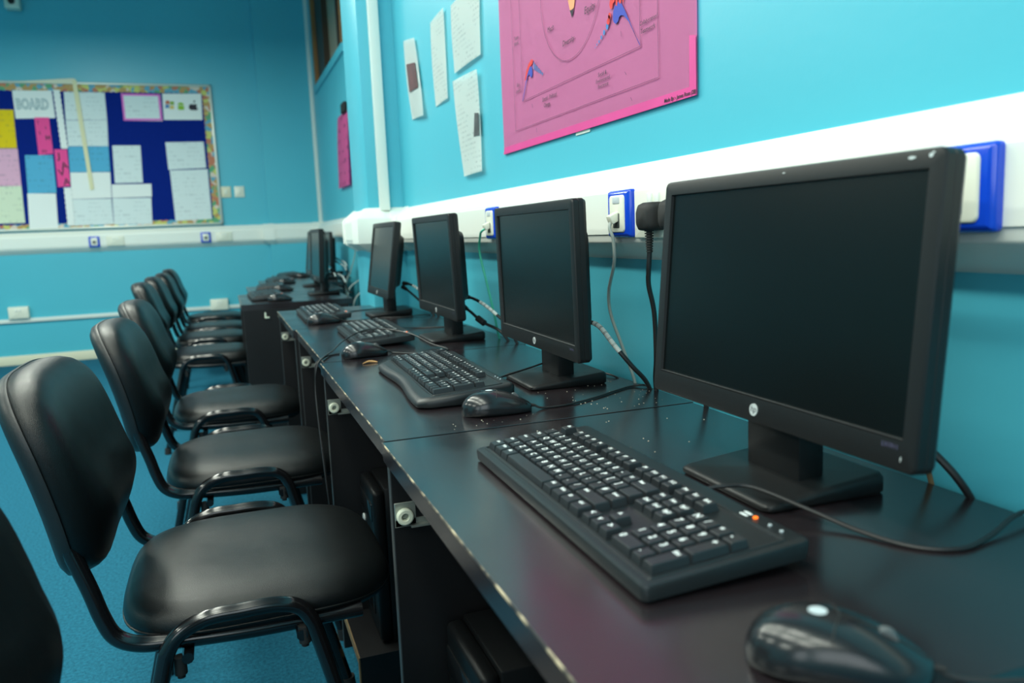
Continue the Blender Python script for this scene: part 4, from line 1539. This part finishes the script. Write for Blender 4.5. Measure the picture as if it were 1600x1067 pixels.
pk2 = note('pink_note', 'lower hot pink note with large black letters on the pinboard', [(-1.336, 1.917), (-1.234, 1.916), (-1.238, 1.593), (-1.341, 1.584)], M['paper_hot'], 2)
note('paper_note', 'sky blue sheet left of the lower pink note', [(-1.572, 1.868), (-1.352, 1.866), (-1.357, 1.533), (-1.584, 1.533)], M['paper_blue'], 1)
note('paper_note', 'white sheet below the left sky blue sheet, reaching the board bottom', [(-1.589, 1.533), (-1.363, 1.528), (-1.377, 1.197), (-1.606, 1.200)], M['paper_blank'], 1)
note('paper_note', 'topmost white sheet of the middle column on the pinboard', [(-1.207, 2.419), (-0.878, 2.419), (-0.881, 2.176), (-1.217, 2.174)], M['paper_b'])
note('paper_note', 'white sheet directly above the blue sheet in the middle column', [(-1.218, 2.170), (-0.881, 2.174), (-0.894, 1.943), (-1.221, 1.944)], M['paper_b'])
note('paper_note', 'sky blue sheet in the middle column of the pinboard', [(-1.222, 1.941), (-0.894, 1.941), (-0.901, 1.714), (-1.230, 1.713)], M['paper_blue'])
note('paper_note', 'plain white sheet directly below the blue one in the middle column', [(-1.230, 1.711), (-0.902, 1.710), (-0.914, 1.477), (-1.240, 1.474)], M['paper_blank'])
note('paper_note', 'lowest white sheet of the middle column with faint grey writing', [(-1.245, 1.472), (-0.917, 1.471), (-0.920, 1.238), (-1.296, 1.234)], M['paper_b'])
note('paper_note', 'single upright white sheet right of the middle column', [(-0.862, 1.949), (-0.626, 1.948), (-0.637, 1.611), (-0.874, 1.609)], M['paper_b'])
note('paper_note', 'narrow horizontal white strip below the single upright sheet', [(-0.902, 1.598), (-0.567, 1.598), (-0.573, 1.480), (-0.909, 1.477)], M['paper_blank'], 1)
note('paper_note', 'white sheet under the narrow strip at the board bottom', [(-0.909, 1.474), (-0.580, 1.472), (-0.592, 1.226), (-0.917, 1.232)], M['paper_b'])
pf = note('framed_note', 'white note with a bright pink border near the top of the pinboard', [(-0.736, 2.410), (-0.414, 2.410), (-0.415, 2.168), (-0.744, 2.172)], M['paper_b'])
lg = note('logo_sheet', 'white sheet with three coloured symbols in the top right corner of the pinboard', [(-0.397, 2.416), (-0.058, 2.422), (-0.068, 2.182), (-0.403, 2.180)], M['paper_blank'])
note('paper_note', 'upper of the two white sheets at the right of the pinboard', [(-0.411, 1.976), (-0.075, 1.981), (-0.074, 1.738), (-0.407, 1.724)], M['paper_b'])
note('paper_note', 'lower, larger white sheet at the right of the pinboard', [(-0.396, 1.718), (-0.063, 1.726), (-0.064, 1.256), (-0.389, 1.249)], M['paper_b'])

# printed / drawn details on those papers
for off, mm, zz in ((0.006, mat('ink_grey_outline', lin(138, 166, 174), 0.7), 0.0012), (-0.002, M['paper_blank'], 0.0015)):
    o = lettering('BOARD', 0.125, mm, bd, (0.142, 0.085, zz), 0, 'CENTER', 0, off)
    o.scale = (0.60, 1, 1)
lettering('T', 0.04, M['ink'], pk, (0.012, 0.27, 0.0012))
lettering('H', 0.05, M['ink'], pk, (0.070, 0.135, 0.0012), bold=0.002)
lettering('I', 0.04, M['ink'], pk, (0.075, 0.225, 0.0012))
lettering('S', 0.04, M['ink'], pk, (0.02, 0.18, 0.0012))
lettering('IN', 0.04, M['ink'], pk, (0.028, 0.02, 0.0012))
lettering('J', 0.075, M['ink'], pk2, (0.028, 0.25, 0.0012), bold=0.002)
lettering('A', 0.085, M['ink'], pk2, (0.050, 0.155, 0.0012), 0.2, bold=0.001)
lettering('V', 0.085, M['ink'], pk2, (0.022, 0.095, 0.0012), 0.15, bold=0.001)
lettering('A', 0.085, M['ink'], pk2, (0.050, 0.015, 0.0012), 0.1, bold=0.001)
pkm = mat('border_bright_pink', lin(232, 110, 205), 0.6)
for (x0, x1, y0, y1) in ((0.0, 0.326, 0.222, 0.240), (0.0, 0.326, 0.0, 0.018), (0.0, 0.018, 0.0, 0.240), (0.309, 0.328, 0.0, 0.240)):
    bm = B(); add_poly(bm, [(x0, y0), (x1, y0), (x1, y1), (x0, y1)], 0.0013 + x1 * 0.0005)
    obj('pink_border', bm, pkm, pf, smooth=False)
wc = [mat('symbol_red', lin(196, 96, 62), 0.6), mat('symbol_green', lin(130, 170, 50), 0.6), mat('symbol_blue', lin(58, 120, 180), 0.6), mat('symbol_yellow', lin(222, 190, 90), 0.6)]
for k, (x, y) in enumerate(((0.026, 0.140), (0.064, 0.134), (0.020, 0.104), (0.060, 0.096))):
    bm = B(); add_poly(bm, [(x, y), (x + 0.018, y + 0.005), (x + 0.035, y), (x + 0.038, y + 0.032), (x + 0.02, y + 0.036), (x + 0.004, y + 0.032)], 0.0014)
    obj('wavy_square', bm, wc[k], lg, smooth=False)
gm = mat('symbol_lime', lin(140, 190, 40), 0.6)
bm = B()
add_poly(bm, [(0.158 + 0.027 * math.cos(a), 0.136 + 0.024 * math.sin(a)) for a in [PI * k / 12 for k in range(13)]], 0.0014)
add_poly(bm, rrect(0.054, 0.040, 0.008, 3, 0.158, 0.112), 0.0014)
obj('green_figure', bm, gm, lg, smooth=False)
bm = B()
ap = []
for k in range(40):
    a = 2 * PI * k / 40
    r = 0.040 + 0.004 * math.cos(2 * a)
    x, y = 0.268 + r * math.cos(a), 0.118 + 0.86 * r * math.sin(a)
    y -= 0.008 * math.exp(-((x - 0.268) / 0.010) ** 2) * (1 if math.sin(a) > 0 else -0.6)
    if math.cos(a) > 0:
        dd = ((x - 0.316) ** 2 + (y - 0.124) ** 2) ** 0.5
        if dd < 0.022:
            x = 0.316 - (0.022 ** 2 - (y - 0.124) ** 2) ** 0.5
    ap.append((x, y))
add_poly(bm, ap, 0.0014)
add_poly(bm, [(0.268, 0.158), (0.284, 0.164), (0.288, 0.182), (0.272, 0.174)], 0.0014)
obj('dark_fruit_symbol', bm, M['ink'], lg, smooth=False)
# white scalloped strip and a cream tape across the board
for i, (q, lb) in enumerate((([(-1.287, 2.434), (-1.240, 2.435), (-1.228, 1.922), (-1.275, 1.922)], 'upper piece of the white scalloped strip on the pinboard'),
                             ([(-1.291, 1.578), (-1.239, 1.576), (-1.244, 1.250), (-1.295, 1.240)], 'lower piece of the white scalloped strip on the pinboard'))):
    ox, oz = q[3]
    h = q[0][1] - oz
    n = int(h / 0.022)
    L0 = [(q[3][0] + (q[0][0] - q[3][0]) * k / n - ox - (0.006 if k % 2 else 0), h * k / n) for k in range(n + 1)]
    R0 = [(q[2][0] + (q[1][0] - q[2][0]) * k / n - ox + (0.006 if k % 2 else 0), h * k / n) for k in range(n + 1)]
    bm = B(); add_poly(bm, R0 + list(reversed(L0)), 0, 0.0009)
    o = obj('scalloped_strip', bm, M['paper_blank'], smooth=False)
    o.matrix_world = Matrix.Translation((ox, YB - 0.001 - NZ - 0.0042 - 0.001 * i, oz)) @ BACKM
    tag(o, lb, 'paper strip', 'papers on the pinboard')
note('tape_strip', 'long cream tape hanging slanted over the middle papers of the pinboard', [(-1.130, 2.520), (-1.094, 2.520), (-1.050, 1.560), (-1.082, 1.550)], mat('tape_cream', lin(226, 220, 176), 0.5), 9, 'tape', None)

# switches, sockets and boxes of the far wall
for i, (x, lb) in enumerate(((0.084, 'yellowish wall plate right of the pinboard'), (0.207, 'whitish wall plate nearer the corner, right of the yellowish one'))):
    t = thing('wall_plate', lb, 'wall plate', mtx=Matrix.Translation((x, YB - 0.0005, 1.508)) @ BACKM)
    bm = B(); plate(bm, 0.092, 0.105, 0.004, 0, 0.010, 0.003)
    obj('faceplate', bm, M['cream'] if i == 0 else M['socket'], t)
    bm = B(); add_box(bm, (-0.012, -0.02, 0.008), (0.012, 0.02, 0.014), bevel=0.002)
    obj('rocker_switch', bm, M['socket'], t)
for x, lb in ((-1.093, 'small blue-framed socket on the far trunking below the pinboard middle'), (-0.134, 'small blue-framed socket on the far trunking below the pinboard corner')):
    t = thing('network_socket', lb, 'socket', mtx=Matrix.Translation((x, YB - 0.0545, 1.083)) @ BACKM, group='blue network sockets')
    bm = B(); plate(bm, 0.092, 0.098, 0.006, 0.0, 0.013, 0.006)
    obj('blue_frame', bm, M['blue'], t)
    bm = B(); plate(bm, 0.056, 0.070, 0.006, 0.010, 0.016, 0.002)
    ins = obj('insert', bm, M['socket'], t)
    bm = B(); add_box(bm, (-0.013, -0.016, 0.014), (0.013, 0.008, 0.0172))
    obj('port', bm, M['socket_dark'], ins)
for x, lb in ((-0.918, 'white double socket on the far trunking right of the blue socket'), (0.03, 'white double socket on the far trunking near the column end')):
    t = thing('power_socket', lb, 'socket', mtx=Matrix.Translation((x, YB - 0.0545, 1.083)) @ BACKM)
    bm = B(); plate(bm, 0.150, 0.088, 0.004, 0.0, 0.009, 0.003)
    obj('faceplate', bm, M['socket'], t)
    for sx in (-0.013, 0.013):
        bm = B(); add_box(bm, (sx - 0.008, 0.012, 0.006), (sx + 0.008, 0.034, 0.013), bevel=0.002)
        obj('rocker_switch', bm, M['trunk'], t)
for x, z, lb in ((-1.77, 0.476, 'white socket box above the low rail at the left'), (-0.068, 0.432, 'white socket box on the low rail beside the far chairs')):
    t = thing('socket_box', lb, 'socket', mtx=Matrix.Translation((x, YB - 0.0225, z)) @ BACKM)
    bm = B(); add_box(bm, (-0.082, -0.054, -0.0225), (0.082, 0.054, 0.020), bevel=0.004)
    obj('back_box', bm, M['socket'], t)
    bm = B(); plate(bm, 0.158, 0.102, 0.004, 0.019, 0.030, 0.003)
    obj('faceplate', bm, M['socket'], t)
    for sx in (-0.013, 0.013):
        bm = B(); add_box(bm, (sx - 0.008, 0.012, 0.028), (sx + 0.008, 0.036, 0.036), bevel=0.002)
        obj('rocker_switch', bm, M['trunk'], t)
# small white camera high on the far wall
t = thing('security_camera', 'small white box camera with a black lens high on the far wall', 'camera', mtx=Matrix.Translation((-1.513, YB - 0.0005, 3.15)) @ BACKM)
bm = B(); add_box(bm, (-0.058, -0.06, 0.02), (0.058, 0.07, 0.12), bevel=0.012)
obj('housing', bm, M['socket'], t)
bm = B(); add_cyl(bm, (0, 0, 0.10), (0, 0, 0.135), 0.026, 20)
obj('lens', bm, M['rubber'], t)
bm = B(); add_cyl(bm, (0, 0.03, 0), (0, 0.03, 0.03), 0.03, 16)
obj('wall_mount', bm, M['socket'], t)

# ------------------------------------------------------------------ crumbs on the desks
bm = B()
rr = random.Random(3)
for k in range(74):
    if k < 45:
        x, y = rr.uniform(0.52, 0.715), rr.uniform(1.16, 1.38)
    elif k < 62:
        x, y = rr.uniform(0.42, 0.70), rr.uniform(0.86, 1.10)
    else:
        x, y = rr.uniform(0.30, 0.46), rr.uniform(1.15, 1.20)
    s = rr.uniform(0.00025, 0.0008)
    add_box(bm, (x - s, y - s * rr.uniform(0.6, 1.6), TOP), (x + s, y + s, TOP + s * 0.8))
o = obj('crumbs', bm, M['crumb'], smooth=False)
o['kind'] = 'stuff'
tag(o, 'pale dust and crumbs scattered on the two nearest desks', 'crumbs')
bm = B()
add_tube(bm, [(0.290, 1.872, TOP + 0.002), (0.305, 1.884, TOP + 0.004), (0.318, 1.884, TOP + 0.003), (0.326, 1.878, TOP + 0.002)], 0.002, 8, 6, rs=lambda q: 0.0008 + 0.0018 * math.sin(PI * q))
tag(obj('wood_splinter', bm, M['chip_o']), 'small curved tan splinter lying in front of the third mouse', 'splinter')
